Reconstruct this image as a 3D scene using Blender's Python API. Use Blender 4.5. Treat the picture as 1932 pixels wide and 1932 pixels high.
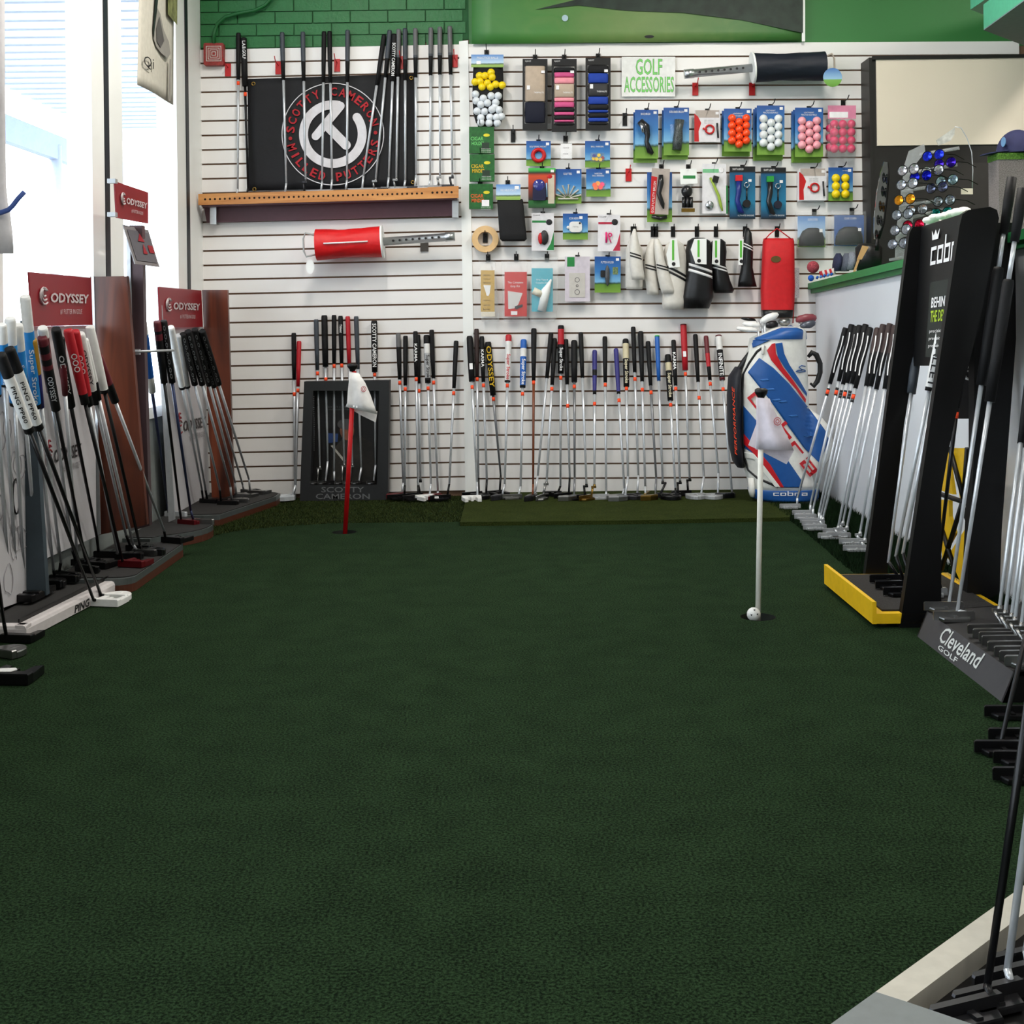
import bpy, bmesh, math, random
from mathutils import Vector, Matrix
random.seed(7)
for o in list(bpy.data.objects): bpy.data.objects.remove(o)
SC = bpy.context.scene
# ---------------------------------------------------------------- camera
F, CH, TH, HZ = 2450.0, 0.93, 0.0125, 605.0      # focal length in pixels, eye height, roll, horizon row
cam_d = bpy.data.cameras.new('camera'); cam = bpy.data.objects.new('camera', cam_d)
SC.collection.objects.link(cam); SC.camera = cam
cam_d.sensor_width = 36; cam_d.sensor_fit = 'HORIZONTAL'; cam_d.lens = 36*F/1932
cam_d.shift_y = -(966-HZ)/1932; cam_d.clip_start = .05
cam.matrix_world = Matrix.Translation((0, 0, CH)) @ Matrix.Rotation(math.pi/2, 4, 'X') @ Matrix.Rotation(-TH, 4, 'Z')
# ---------------------------------------------------------------- world, lights, exposure
w = bpy.data.worlds.new('world'); SC.world = w; w.use_nodes = True
bg = w.node_tree.nodes['Background']; bg.inputs[0].default_value = (.82, .92, 1, 1); bg.inputs[1].default_value = 5.5
SC.view_settings.view_transform = 'Standard'; SC.view_settings.look = 'None'
SC.view_settings.exposure = 0.32; SC.view_settings.gamma = 1; SC.view_settings.use_curve_mapping = False
def area(name, loc, size, energy, col, rot=(0, 0, 0)):
    l = bpy.data.lights.new(name, 'AREA'); l.shape = 'RECTANGLE'; l.size, l.size_y = size; l.energy = energy; l.color = col
    o = bpy.data.objects.new(name, l); o.location = loc; o.rotation_euler = rot; SC.collection.objects.link(o); return o
WY, LX, CEIL = 6.92, -1.64, 3.3
for x in (-.7, 1.4, 3.5):
    for y, en in ((5.0, 39), (1.9, 18), (-1.2, 8)): area('ceiling_tube_light', (x, y, CEIL-.12), (.25, 1.3), en, (1, .94, .86))
# ---------------------------------------------------------------- helpers
def srgb(c):
    return tuple(((x/255)/12.92 if x/255 <= .04045 else ((x/255+.055)/1.055)**2.4) for x in c)
def ray(u, v):
    xc, yc = (u-966)/F, (HZ-v)/F; c, s = math.cos(TH), math.sin(TH)
    return xc*c+yc*s, -xc*s+yc*c
def at(u, v, Y):
    x, z = ray(u, v); return Vector((x*Y, Y, CH+z*Y))
def atX(u, v, X):
    x, z = ray(u, v); return at(u, v, X/x)
def atZ(u, v, Z=0.0):
    x, z = ray(u, v); return at(u, v, (Z-CH)/z)
def res(p, e):
    return {'X': atX, 'Y': at, 'Z': atZ}[e[0]](p[0], p[1], e[1])
MC = {}
def M(name, rgb=(200, 200, 200), rough=.5, metal=0, noise=None, bump=None, trans=0, alpha=1, emit=0, coat=0, ior=1.45, spec=.5):
    if name in MC: return MC[name]
    m = bpy.data.materials.new(name); m.use_nodes = True; nt = m.node_tree; b = nt.nodes['Principled BSDF']; MC[name] = m
    c = srgb(rgb)+(1,)
    b.inputs['Base Color'].default_value = c; b.inputs['Roughness'].default_value = rough; b.inputs['Metallic'].default_value = metal
    b.inputs['IOR'].default_value = ior; b.inputs['Specular IOR Level'].default_value = spec
    if trans: b.inputs['Transmission Weight'].default_value = trans
    if alpha < 1: b.inputs['Alpha'].default_value = alpha
    if coat: b.inputs['Coat Weight'].default_value = coat
    tc = nt.nodes.new('ShaderNodeTexCoord')
    ns = noise or (40, .06)
    n = nt.nodes.new('ShaderNodeTexNoise'); n.inputs['Scale'].default_value = ns[0]; n.inputs['Detail'].default_value = 3
    nt.links.new(tc.outputs['Object'], n.inputs['Vector'])
    r = nt.nodes.new('ShaderNodeValToRGB'); a = ns[1]
    r.color_ramp.elements[0].position = .3; r.color_ramp.elements[1].position = .7
    r.color_ramp.elements[0].color = tuple(x*(1-a) for x in c[:3])+(1,); r.color_ramp.elements[1].color = tuple(min(1, x*(1+a)) for x in c[:3])+(1,)
    nt.links.new(n.outputs['Fac'], r.inputs['Fac']); nt.links.new(r.outputs['Color'], b.inputs['Base Color'])
    if bump:
        n2 = nt.nodes.new('ShaderNodeTexNoise'); n2.inputs['Scale'].default_value = bump[0]; n2.inputs['Detail'].default_value = 4
        bp = nt.nodes.new('ShaderNodeBump'); bp.inputs['Strength'].default_value = bump[1]; bp.inputs['Distance'].default_value = .01
        nt.links.new(tc.outputs['Object'], n2.inputs['Vector']); nt.links.new(n2.outputs['Fac'], bp.inputs['Height']); nt.links.new(bp.outputs['Normal'], b.inputs['Normal'])
    return m
def ramp_mat(name, stops, axis='Z', rough=.45, wobble=.0, scale=6):
    """printed card: colour bands along one axis of the piece's own bounding box"""
    if name in MC: return MC[name]
    m = bpy.data.materials.new(name); m.use_nodes = True; nt = m.node_tree; b = nt.nodes['Principled BSDF']; MC[name] = m
    b.inputs['Roughness'].default_value = rough
    tc = nt.nodes.new('ShaderNodeTexCoord'); sp = nt.nodes.new('ShaderNodeSeparateXYZ'); nt.links.new(tc.outputs['Generated'], sp.inputs[0])
    n = nt.nodes.new('ShaderNodeTexNoise'); n.inputs['Scale'].default_value = scale; nt.links.new(tc.outputs['Generated'], n.inputs['Vector'])
    ma = nt.nodes.new('ShaderNodeMath'); ma.operation = 'MULTIPLY_ADD'; ma.inputs[1].default_value = wobble
    nt.links.new(n.outputs['Fac'], ma.inputs[0]); nt.links.new(sp.outputs[axis], ma.inputs[2])
    r = nt.nodes.new('ShaderNodeValToRGB'); el = r.color_ramp.elements
    while len(el) < len(stops): el.new(.5)
    for e, (p, c) in zip(el, stops): e.position = p; e.color = srgb(c)+(1,)
    nt.links.new(ma.outputs[0], r.inputs['Fac']); nt.links.new(r.outputs['Color'], b.inputs['Base Color'])
    return m
def wood_mat(name, c1, c2, scale=3, rough=.4, stretch=(8, 8, .6)):
    if name in MC: return MC[name]
    m = bpy.data.materials.new(name); m.use_nodes = True; nt = m.node_tree; b = nt.nodes['Principled BSDF']; MC[name] = m
    b.inputs['Roughness'].default_value = rough
    tc = nt.nodes.new('ShaderNodeTexCoord'); mp = nt.nodes.new('ShaderNodeMapping'); mp.inputs['Scale'].default_value = stretch
    n = nt.nodes.new('ShaderNodeTexNoise'); n.inputs['Scale'].default_value = scale; n.inputs['Detail'].default_value = 6; n.inputs['Distortion'].default_value = 1.2
    r = nt.nodes.new('ShaderNodeValToRGB'); r.color_ramp.elements[0].position = .35; r.color_ramp.elements[1].position = .7
    r.color_ramp.elements[0].color = srgb(c1)+(1,); r.color_ramp.elements[1].color = srgb(c2)+(1,)
    nt.links.new(tc.outputs['Object'], mp.inputs[0]); nt.links.new(mp.outputs[0], n.inputs['Vector']); nt.links.new(n.outputs['Fac'], r.inputs['Fac']); nt.links.new(r.outputs['Color'], b.inputs['Base Color'])
    return m
def turf_mat(name, c1, c2, scale=260, rough=.9, bump=.6):
    m = bpy.data.materials.new(name); m.use_nodes = True; nt = m.node_tree; b = nt.nodes['Principled BSDF']; MC[name] = m
    b.inputs['Roughness'].default_value = rough; b.inputs['Specular IOR Level'].default_value = .03
    tc = nt.nodes.new('ShaderNodeTexCoord')
    n = nt.nodes.new('ShaderNodeTexNoise'); n.inputs['Scale'].default_value = scale; n.inputs['Detail'].default_value = 5; n.inputs['Roughness'].default_value = .75
    n3 = nt.nodes.new('ShaderNodeTexNoise'); n3.inputs['Scale'].default_value = 9; n3.inputs['Detail'].default_value = 3
    r = nt.nodes.new('ShaderNodeValToRGB'); r.color_ramp.elements[0].position = .42; r.color_ramp.elements[1].position = .62
    r.color_ramp.elements[0].color = srgb(c1)+(1,); r.color_ramp.elements[1].color = srgb(c2)+(1,)
    ad = nt.nodes.new('ShaderNodeMath'); ad.operation = 'MULTIPLY_ADD'; ad.inputs[1].default_value = .10
    nt.links.new(tc.outputs['Object'], n.inputs['Vector']); nt.links.new(tc.outputs['Object'], n3.inputs['Vector'])
    nt.links.new(n3.outputs['Fac'], ad.inputs[0]); nt.links.new(n.outputs['Fac'], ad.inputs[2])
    sb = nt.nodes.new('ShaderNodeMath'); sb.operation = 'SUBTRACT'; sb.inputs[1].default_value = .05; nt.links.new(ad.outputs[0], sb.inputs[0])
    nt.links.new(sb.outputs[0], r.inputs['Fac']); nt.links.new(r.outputs['Color'], b.inputs['Base Color'])
    bp = nt.nodes.new('ShaderNodeBump'); bp.inputs['Strength'].default_value = bump; bp.inputs['Distance'].default_value = .006
    nt.links.new(n.outputs['Fac'], bp.inputs['Height']); nt.links.new(bp.outputs['Normal'], b.inputs['Normal'])
    return m
W = {}
class MB:
    def __init__(s): s.v = []; s.f = []; s.m = []; s.s = []
    def add(s, vs, fs, mi=0, sm=False):
        o = len(s.v); s.v += [Vector(p) for p in vs]
        for f in fs: s.f.append([i+o for i in f]); s.m.append(mi); s.s.append(sm)
        return s
    def box(s, c, d, mi=0, R=None):
        c = Vector(c); P = []
        for z in (-.5, .5):
            for x, y in ((-.5, -.5), (.5, -.5), (.5, .5), (-.5, .5)):
                p = Vector((x*d[0], y*d[1], z*d[2])); P.append(c+(R @ p if R else p))
        return s.add(P, [(3, 2, 1, 0), (4, 5, 6, 7), (0, 1, 5, 4), (1, 2, 6, 5), (2, 3, 7, 6), (3, 0, 4, 7)], mi)
    def tube(s, pts, rad, n=8, mi=0, cap=True, mids=None, ex=None):
        pts = [Vector(p) for p in pts]; k = len(pts); P = []
        if not hasattr(rad, '__len__'): rad = [rad]*k
        for i in range(k):
            d = (pts[min(i+1, k-1)]-pts[max(i-1, 0)]).normalized()
            a = d.cross(Vector((0, 1, 0)) if abs(d.y) < .9 else Vector((1, 0, 0))).normalized(); b = d.cross(a)
            for j in range(n):
                t = 2*math.pi*j/n; P.append(pts[i]+(a*math.cos(t)+b*math.sin(t)*(ex or 1))*rad[i])
        for i in range(k-1):
            fs = [(i*n+j, i*n+(j+1) % n, (i+1)*n+(j+1) % n, (i+1)*n+j) for j in range(n)]
            if i == 0: s.add(P, fs, mids[0] if mids else mi, True); base = len(s.v)-len(P)
            else:
                for f in fs: s.f.append([q+base for q in f]); s.m.append(mids[i] if mids else mi); s.s.append(True)
        if cap:
            s.f.append([base+j for j in range(n)][::-1]); s.m.append(mids[0] if mids else mi); s.s.append(False)
            s.f.append([base+(k-1)*n+j for j in range(n)]); s.m.append(mids[-1] if mids else mi); s.s.append(False)
        return s
    def prism(s, poly, off, mi=0, sm=False):
        off = Vector(off); n = len(poly); P = [Vector(p) for p in poly]; Q = [p+off for p in P]
        return s.add(P+Q, [list(range(n))[::-1], list(range(n, 2*n))]+[(i, (i+1) % n, n+(i+1) % n, n+i) for i in range(n)], mi, sm)
    def sphere(s, c, r, n=10, mi=0, sq=(1, 1, 1)):
        c = Vector(c); P = [c+Vector((0, 0, r*sq[2]))]; m = n//2
        for i in range(1, m):
            a = math.pi*i/m
            for j in range(n): t = 2*math.pi*j/n; P.append(c+Vector((r*sq[0]*math.sin(a)*math.cos(t), r*sq[1]*math.sin(a)*math.sin(t), r*sq[2]*math.cos(a))))
        P.append(c-Vector((0, 0, r*sq[2]))); L = len(P)-1; fs = [(0, 1+j, 1+(j+1) % n) for j in range(n)]
        for i in range(m-2): fs += [(1+i*n+j, 1+(i+1)*n+j, 1+(i+1)*n+(j+1) % n, 1+i*n+(j+1) % n) for j in range(n)]
        fs += [(L, 1+(m-2)*n+(j+1) % n, 1+(m-2)*n+j) for j in range(n)]
        return s.add(P, fs, mi, True)
    def torus(s, c, R, r, mi=0, A=Vector((1, 0, 0)), B=Vector((0, 0, 1)), n=20, k=8, a0=0, a1=2*math.pi):
        c = Vector(c); N = A.cross(B).normalized(); P = []; full = abs(a1-a0-2*math.pi) < 1e-3; cnt = n if full else n+1
        for i in range(cnt):
            t = a0+(a1-a0)*i/n; d = A*math.cos(t)+B*math.sin(t)
            for j in range(k): q = 2*math.pi*j/k; P.append(c+d*(R+r*math.cos(q))+N*r*math.sin(q))
        fs = [(i*k+j, ((i+1) % cnt)*k+j, ((i+1) % cnt)*k+(j+1) % k, i*k+(j+1) % k) for i in range(n) for j in range(k)]
        return s.add(P, fs, mi, True)
    def disc(s, c, r, off, n=20, mi=0, A=Vector((1, 0, 0)), B=Vector((0, 0, 1)), r2=0, sy=1):
        """flat disc (or ring when r2>0) with thickness vector off"""
        c = Vector(c); off = Vector(off); o = [c+A*r*math.cos(2*math.pi*i/n)+B*r*sy*math.sin(2*math.pi*i/n) for i in range(n)]
        if not r2: return s.prism(o, off, mi)
        q = [c+A*r2*math.cos(2*math.pi*i/n)+B*r2*sy*math.sin(2*math.pi*i/n) for i in range(n)]
        P = o+q+[p+off for p in o]+[p+off for p in q]; fs = []
        for i in range(n):
            j = (i+1) % n; fs += [(i, j, n+j, n+i), (2*n+i, 3*n+i, 3*n+j, 2*n+j), (i, 2*n+i, 2*n+j, j), (n+i, n+j, 3*n+j, 3*n+i)]
        return s.add(P, fs, mi)
    def grid(s, P, mi=0, sm=True, th=None):
        """sheet from rows of points, optional thickness vector"""
        r, c = len(P), len(P[0]); flat = [p for row in P for p in row]
        fs = [(i*c+j, i*c+j+1, (i+1)*c+j+1, (i+1)*c+j) for i in range(r-1) for j in range(c-1)]
        s.add(flat, fs, mi, sm)
        if th is not None:
            th = Vector(th); b = [Vector(p)+th for p in flat]; s.add(b, [f[::-1] for f in fs], mi, sm)
            o = len(s.v)-2*len(flat); k = len(flat)
            ring = [j for j in range(c)]+[i*c+c-1 for i in range(1, r)]+[(r-1)*c+j for j in range(c-2, -1, -1)]+[i*c for i in range(r-2, 0, -1)]
            for a, bq in zip(ring, ring[1:]+ring[:1]): s.f.append([o+a, o+k+a, o+k+bq, o+bq]); s.m.append(mi); s.s.append(False)
        return s
    def text(s, t, O, U, V, mi=0, bold=0, shear=0, stretch=True, wide=False):
        """letters filling the parallelogram O + x*U + y*V"""
        vs, fs = glyphs(t, bold, shear); O, U, V = Vector(O), Vector(U), Vector(V)
        return s.add([O+U*x+V*y for x, y in vs], fs, mi)
    def build(s, name, mats, parent=None, **props):
        if not isinstance(mats, (list, tuple)): mats = [mats]
        me = bpy.data.meshes.new(name)
        if parent is not None: org = W[parent.name]
        else:
            xs = [p.x for p in s.v]; ys = [p.y for p in s.v]; org = Vector(((min(xs)+max(xs))/2, (min(ys)+max(ys))/2, min(p.z for p in s.v)))
        me.from_pydata([p-org for p in s.v], [], s.f)
        for q in mats: me.materials.append(q)
        me.polygons.foreach_set('material_index', s.m); me.polygons.foreach_set('use_smooth', s.s); me.update()
        if len(s.f) < 60000:
            bm = bmesh.new(); bm.from_mesh(me); bmesh.ops.recalc_face_normals(bm, faces=bm.faces); bm.to_mesh(me); bm.free()
        o = bpy.data.objects.new(name, me); SC.collection.objects.link(o)
        if parent is not None: o.parent = parent
        else: o.location = org
        W[o.name] = org
        for k, val in props.items(): o[k] = val
        return o
GC = {}
def glyphs(t, bold=0, shear=0):
    key = (t, bold, shear)
    if t == 'cobra' and key not in GC:      # square-cut wordmark
        q = .2; bars = {'c': [(0, 0, q, 1), (q, 0, 1, q), (q, 1-q, 1, 1)], 'o': [(0, 0, q, 1), (1-q, 0, 1, 1), (q, 0, 1-q, q), (q, 1-q, 1-q, 1)], 'b': [(0, 0, q, 1.5), (1-q, 0, 1, 1), (q, 0, 1-q, q), (q, 1-q, 1-q, 1)],
                        'r': [(0, 0, q, 1), (q, 1-q, .9, 1)], 'a': [(1-q, 0, 1, 1), (0, 1-q, 1-q, 1), (0, 0, 1-q, q), (0, q, q, .6), (q, .6-q*.8, 1-q, .6)]}; vs, fs = [], []
        for i, ch in enumerate(t):
            for x0, y0, x1, y1 in bars[ch]:
                h = x1-x0 > y1-y0; k = 4
                for j in range(k):
                    a, e = j/k, (j+1)/k; n = len(vs); bx = (x0+(x1-x0)*a, y0, x0+(x1-x0)*e, y1) if h else (x0, y0+(y1-y0)*a, x1, y0+(y1-y0)*e)
                    vs += [((i*1.22+x)/5.88, y/1.5) for x, y in ((bx[0], bx[1]), (bx[2], bx[1]), (bx[2], bx[3]), (bx[0], bx[3]))]; fs.append((n, n+1, n+2, n+3))
        GC[key] = (vs, fs)
    if key not in GC:
        c = bpy.data.curves.new('txt', 'FONT'); c.body = t; c.resolution_u = 2; c.offset = bold; c.shear = shear; c.fill_mode = 'FRONT'
        o = bpy.data.objects.new('txt', c); SC.collection.objects.link(o); bpy.context.view_layer.update()
        me = bpy.data.meshes.new_from_object(o.evaluated_get(bpy.context.evaluated_depsgraph_get()))
        vs = [(v.co.x, v.co.y) for v in me.vertices]; fs = [tuple(p.vertices) for p in me.polygons]
        x0, x1 = min(v[0] for v in vs), max(v[0] for v in vs); y0, y1 = min(v[1] for v in vs), max(v[1] for v in vs)
        GC[key] = ([((x-x0)/(x1-x0), (y-y0)/(y1-y0)) for x, y in vs], fs)
        bpy.data.objects.remove(o); bpy.data.curves.remove(c); bpy.data.meshes.remove(me)
    return GC[key]
def thing(name, loc, label, cat, group=None):
    o = bpy.data.objects.new(name, None); o.empty_display_size = .05; SC.collection.objects.link(o); o.location = loc; W[o.name] = Vector(loc)
    o['label'] = label; o['category'] = cat
    if group: o['group'] = group
    return o
def tag(o, label, cat, group=None):
    o['label'] = label; o['category'] = cat
    if group: o['group'] = group
    return o
def pxtext(mb, t, r, Y, mi=0, **k):
    """text filling pixel rectangle r=(u0,v0,u1,v1) on the plane at depth Y"""
    O = at(r[0], r[3], Y); return mb.text(t, O, at(r[2], r[3], Y)-O, at(r[0], r[1], Y)-O, mi, **k)
def pxpoly(mb, pts, Y, th=.002, mi=0):
    return mb.prism([at(u, v, Y) for u, v in pts], (0, th, 0), mi)
def pxrect(mb, r, Y, th=.002, mi=0, rr=0):
    u0, v0, u1, v1 = r
    if not rr: return pxpoly(mb, [(u0, v0), (u0, v1), (u1, v1), (u1, v0)], Y, th, mi)
    P = []
    for cx, cy, a in ((u0+rr, v0+rr, 180), (u1-rr, v0+rr, 270), (u1-rr, v1-rr, 0), (u0+rr, v1-rr, 90)):
        for k in range(4): t = math.radians(a+30*k); P.append((cx+rr*math.cos(t), cy+rr*math.sin(t)))
    return pxpoly(mb, P, Y, th, mi)
def loft(mb, rows, Yc, dep, n=20, mi=0, p=2.0, cap=True):
    """closed skin through rows (v, u_left, u_right[, depth factor]); elliptical sections"""
    P = []
    for row in rows:
        v, a, b = row[:3]; A, B = at(a, v, Yc), at(b, v, Yc); C = (A+B)/2; H = (B-A)/2; d = dep*(row[3] if len(row) > 3 else 1)
        for j in range(n):
            t = 2*math.pi*j/n; cx, sy = math.cos(t), math.sin(t)
            P.append(C+H*math.copysign(abs(cx)**(2/p), cx)+Vector((0, d*math.copysign(abs(sy)**(2/p), sy), 0)))
    k = len(rows); fs = [(i*n+j, i*n+(j+1) % n, (i+1)*n+(j+1) % n, (i+1)*n+j) for i in range(k-1) for j in range(n)]
    mb.add(P, fs, mi, True)
    if cap: o = len(mb.v)-len(P); mb.f += [[o+j for j in range(n)], [o+(k-1)*n+j for j in range(n)]]; mb.m += [mi, mi]; mb.s += [False, False]
    return mb
# ---------------------------------------------------------------- shared materials
white = M('white_melamine', (236, 234, 232), .38, noise=(3, .02)); core = M('groove_brown', (120, 92, 72), .7)
wpaint = M('white_paint', (240, 242, 240), .45, noise=(5, .03)); black = M('black_plastic', (9, 9, 10), .42, spec=.35); dblack = M('black_matte', (18, 18, 19), .7, spec=.25)
chrome = M('chrome_shaft', (206, 210, 215), .28, .42); steel = M('satin_steel', (150, 150, 150), .32, 1); darkst = M('dark_steel', (60, 60, 63), .35, .8)
gripb = M('black_rubber', (15, 15, 17), .6, spec=.3, bump=(900, .15)); gwhite = M('white_rubber', (222, 222, 220), .5); gred = M('red_rubber', (176, 20, 34), .5)
orange = M('orange_tag', (255, 78, 30), .6); wtext = M('white_print', (235, 235, 235), .6); greyt = M('grey_print', (120, 122, 124), .6)
clear = M('clear_plastic', (245, 248, 250), .12, trans=.0, alpha=.10, spec=.6); red = M('red_plastic', (190, 20, 24), .4)
alu = M('brushed_aluminium', (196, 198, 200), .3, .9)
# ================================================================ THE SETTING
def struct(o): o['kind'] = 'structure'; return o
# floor with two real holes
bm = bmesh.new(); cups = [(atZ(650, 1004), .054), (atZ(1430, 1164), .054)]
def loop(pts):
    vs = [bm.verts.new(p) for p in pts]; return [bm.edges.new((vs[i], vs[(i+1) % len(vs)])) for i in range(len(vs))]
ed = loop([(LX, -3, 0), (5, -3, 0), (5, WY, 0), (LX, WY, 0)])
for c, r in cups: ed += loop([(c.x+r*math.cos(a), c.y+r*math.sin(a), 0) for a in [2*math.pi*i/28 for i in range(28)]])
bmesh.ops.triangle_fill(bm, use_beauty=True, use_dissolve=False, edges=ed)
for f in bm.faces:
    if f.normal.z < 0: f.normal_flip()
me = bpy.data.meshes.new('floor'); bm.to_mesh(me); bm.free()
me.materials.append(turf_mat('putting_turf', (12, 22, 12), (46, 67, 42), 190))
fl = bpy.data.objects.new('floor', me); SC.collection.objects.link(fl); struct(fl); W['floor'] = Vector((0, 0, 0))
fl['label'] = 'dark green putting turf covering the whole shop floor'
# back wall: backing and the rest
b = MB(); b.box((1.7, WY+.06, CEIL/2), (6.8, .12, CEIL)); wb = struct(b.build('wall_back', core))
ZT = 2.475
green = M('green_paint', (30, 104, 52), .5, noise=(12, .08), bump=(60, .25)); dgreen = M('green_mortar', (22, 84, 40), .7)
xm = at(885, 80, WY).x
b = MB(); b.prism([(LX, WY-.006, 2.36), (xm, WY-.006, 2.43), (xm, WY-.006, CEIL), (LX, WY-.006, CEIL)], (0, .02, 0)); b.build('brick_bed', dgreen, wb)
rows = 9
for r in range(rows):
    z0 = ZT-.075+r*.064
    x = LX-(.1 if r % 2 else 0)
    while x < at(880, 80, WY).x:
        x1 = min(x+.2, at(880, 80, WY).x); xa = max(x, LX)
        if x1-xa > .02:
            b = MB(); d = random.uniform(0, .003); b.box(((xa+x1)/2, WY-.003-d, z0+.029), (x1-xa-.007, .018, .058)); b.build('brick', green, wb)
        x += .2
gwall = M('green_wall_paint', (52, 116, 58), .5, noise=(2, .06))
xa, xb = at(885, 80, WY).x, 5.0
b = MB(); b.prism([(xa, WY-.006, 2.40), (xb, WY-.006, 2.33), (xb, WY-.006, CEIL), (xa, WY-.006, CEIL)], (0, .02, 0)); b.build('painted_panel', gwall, wb)
# slat boards: each its own piece, 3 inch pitch, panels hung slightly out of true like the photo
def slats(u0, u1, vtop, vbot, n, slope, seam=None):
    """boards between pixel columns u0,u1, rows given at column u0; slope in image relative to the horizon"""
    xl, xr = at(u0, 500, WY).x, at(u1, 500, WY).x
    for i in range(n):
        va, vb = vtop+(vbot-vtop)*i/n, vtop+(vbot-vtop)*(i+1)/n-3.4
        za, zb = at(u0, va, WY).z, at(u0, vb, WY).z
        for a, c in ([(xl, xr)] if not seam else [(xl, seam-.0006), (seam+.0006, xr)]):
            zo = (a-xl)*slope; zn = (c-xl)*slope
            P = [(a, WY-.014, zb+zo), (c, WY-.014, zb+zn), (c, WY-.014, za+zn), (a, WY-.014, za+zo)]
            mb = MB(); mb.prism(P, (0, .014, 0)); mb.build('slat', white, wb)
slats(384, 884, 95, 938, 31, .0085)
slats(886, 1926, 84, 932, 31, -.0075)
# white vertical divider strip and left corner post
b = MB(); b.prism([at(866, 78, WY-.02), at(883, 76, WY-.02), at(899, 945, WY-.02), at(878, 945, WY-.02)], (0, .02, 0)); struct(b.build('trim_1', wpaint))
# window wall on the left
sill = .55; vin = M('grey_sill_wall', (128, 134, 132), .7); frame_b = M('dark_window_gasket', (24, 30, 38), .5)
b = MB(); b.box((LX-.06, 1.96, sill/2-.01), (.12, 9.92, sill-.02)); wl = struct(b.build('wall_left', vin))
b = MB(); b.box((LX-.05, 1.96, sill-.015), (.13, 9.92, .05)); b.build('window_sill', wpaint, wl)
b = MB(); b.box((LX-.06, 1.96, CEIL-.05), (.12, 9.92, .1)); b.build('window_head', wpaint, wl)
muls = [(6.40, 6.93), (5.10, 5.50), (3.78, 4.19), (2.45, 2.86), (1.1, 1.5), (-.25, .15), (-1.6, -1.2), (-3, -2.6)]
for k, (y0, y1) in enumerate(muls):
    b = MB(); b.box((LX-.05, (y0+y1)/2, (sill+CEIL)/2), (.1, y1-y0, CEIL-sill)); o = b.build('mullion', wpaint, wl)
    b = MB(); ym = y0+.45*(y1-y0) if k else 6.60; b.box((LX+.001, ym, (sill+CEIL)/2), (.006, .055, CEIL-sill)); b.build('gasket', frame_b, o)
glass = M('window_glass', (255, 255, 255), 0.0, alpha=.06)
for k in range(len(muls)-1):
    b = MB(); b.box((LX-.06, (muls[k][0]+muls[k+1][1])/2, (sill+CEIL)/2), (.006, muls[k][0]-muls[k+1][1], CEIL-sill-.1)); o = struct(b.build('window_%d' % (k+1), glass)); o.visible_shadow = True
# remaining shell behind and beside the camera
shell = M('shop_wall_grey', (186, 184, 178), .7); ceilm = M('ceiling_tile', (205, 203, 196), .8)
b = MB(); b.box((5.06, 1.96, CEIL/2), (.12, 9.92, CEIL)); struct(b.build('wall_right', shell))
b = MB(); b.box((1.7, -3.06, CEIL/2), (6.8, .12, CEIL)); struct(b.build('wall_rear', shell))
b = MB(); b.box((1.7, 1.96, CEIL+.05), (6.8, 10.2, .1)); struct(b.build('ceiling', ceilm))
# outside: pavement and awning over the shop front
conc = M('pale_pavement', (150, 152, 154), .8); aw = M('awning_white', (176, 186, 198), .6); bl = M('awning_fascia', (124, 140, 172), .6)
b = MB(); b.box((-12, 3, -.15), (20, 40, .1)); tag(b.build('pavement', conc), 'pale sunlit pavement outside the shop window', 'pavement')['kind'] = 'structure'
t = thing('awning', (-4.2, 5, 0), 'white ribbed awning over the pavement outside the window', 'awning')
b = MB(); b.box((-2.95, 6, 2.93), (2.4, 16, .04)); b.build('roof_sheet', aw, t)
for k in range(60):
    b = MB(); b.box((-2.95, -1.2+k*.24, 2.905), (2.4, .014, .012)); b.build('rib', aw, t)
b = MB(); b.box((-4.2, 6, 2.58), (.08, 16, .22)); b.build('fascia', bl, t)
for y in (2, 7.2, 12):
    b = MB(); b.tube([(-4.2, y, -.1), (-4.2, y, 2.6)], .06, 10); b.build('column', aw, t)
# fringe turf along the back wall and the raised olive mat
olive = turf_mat('olive_mat', (30, 38, 14), (62, 72, 34), 300)
b = MB(); P = [atZ(u, v, .018) for u, v in ((868, 985), (1180, 982), (1490, 976))]; P += [Vector((P[-1].x+.25, WY-.016, .018)), Vector((P[0].x, WY-.016, .018))]
b.prism(P, (0, 0, -.0178)); tag(b.build('putting_mat', olive), 'olive green putting mat at the foot of the accessory wall', 'mat')
def grass(name, poly, cnt, h, mats, label, z=0.0, lean=.5):
    xs = [p.x for p in poly]; ys = [p.y for p in poly]; b = MB()
    V, FC, MI = [], [], []
    def inside(x, y):
        c = False; j = len(poly)-1
        for i in range(len(poly)):
            a, q = poly[i], poly[j]
            if (a.y > y) != (q.y > y) and x < (q.x-a.x)*(y-a.y)/(q.y-a.y)+a.x: c = not c
            j = i
        return c
    k = 0
    while k < cnt:
        x, y = random.uniform(min(xs), max(xs)), random.uniform(min(ys), max(ys))
        if not inside(x, y): continue
        t = random.uniform(0, 6.28); hh = h*random.uniform(.5, 1.1); wd = .0016; n = len(V)
        V += [Vector((x-wd*math.cos(t), y-wd*math.sin(t), z)), Vector((x+wd*math.cos(t), y+wd*math.sin(t), z)), Vector((x+lean*hh*random.uniform(-1, 1), y+lean*hh*random.uniform(-1, 1), z+hh))]
        FC.append([n, n+1, n+2]); MI.append(random.randrange(len(mats))); k += 1
    b.v, b.f, b.m, b.s = V, FC, MI, [False]*len(FC)
    o = b.build(name, mats); tag(o, label, 'grass'); o['kind'] = 'stuff'; return o
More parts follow.
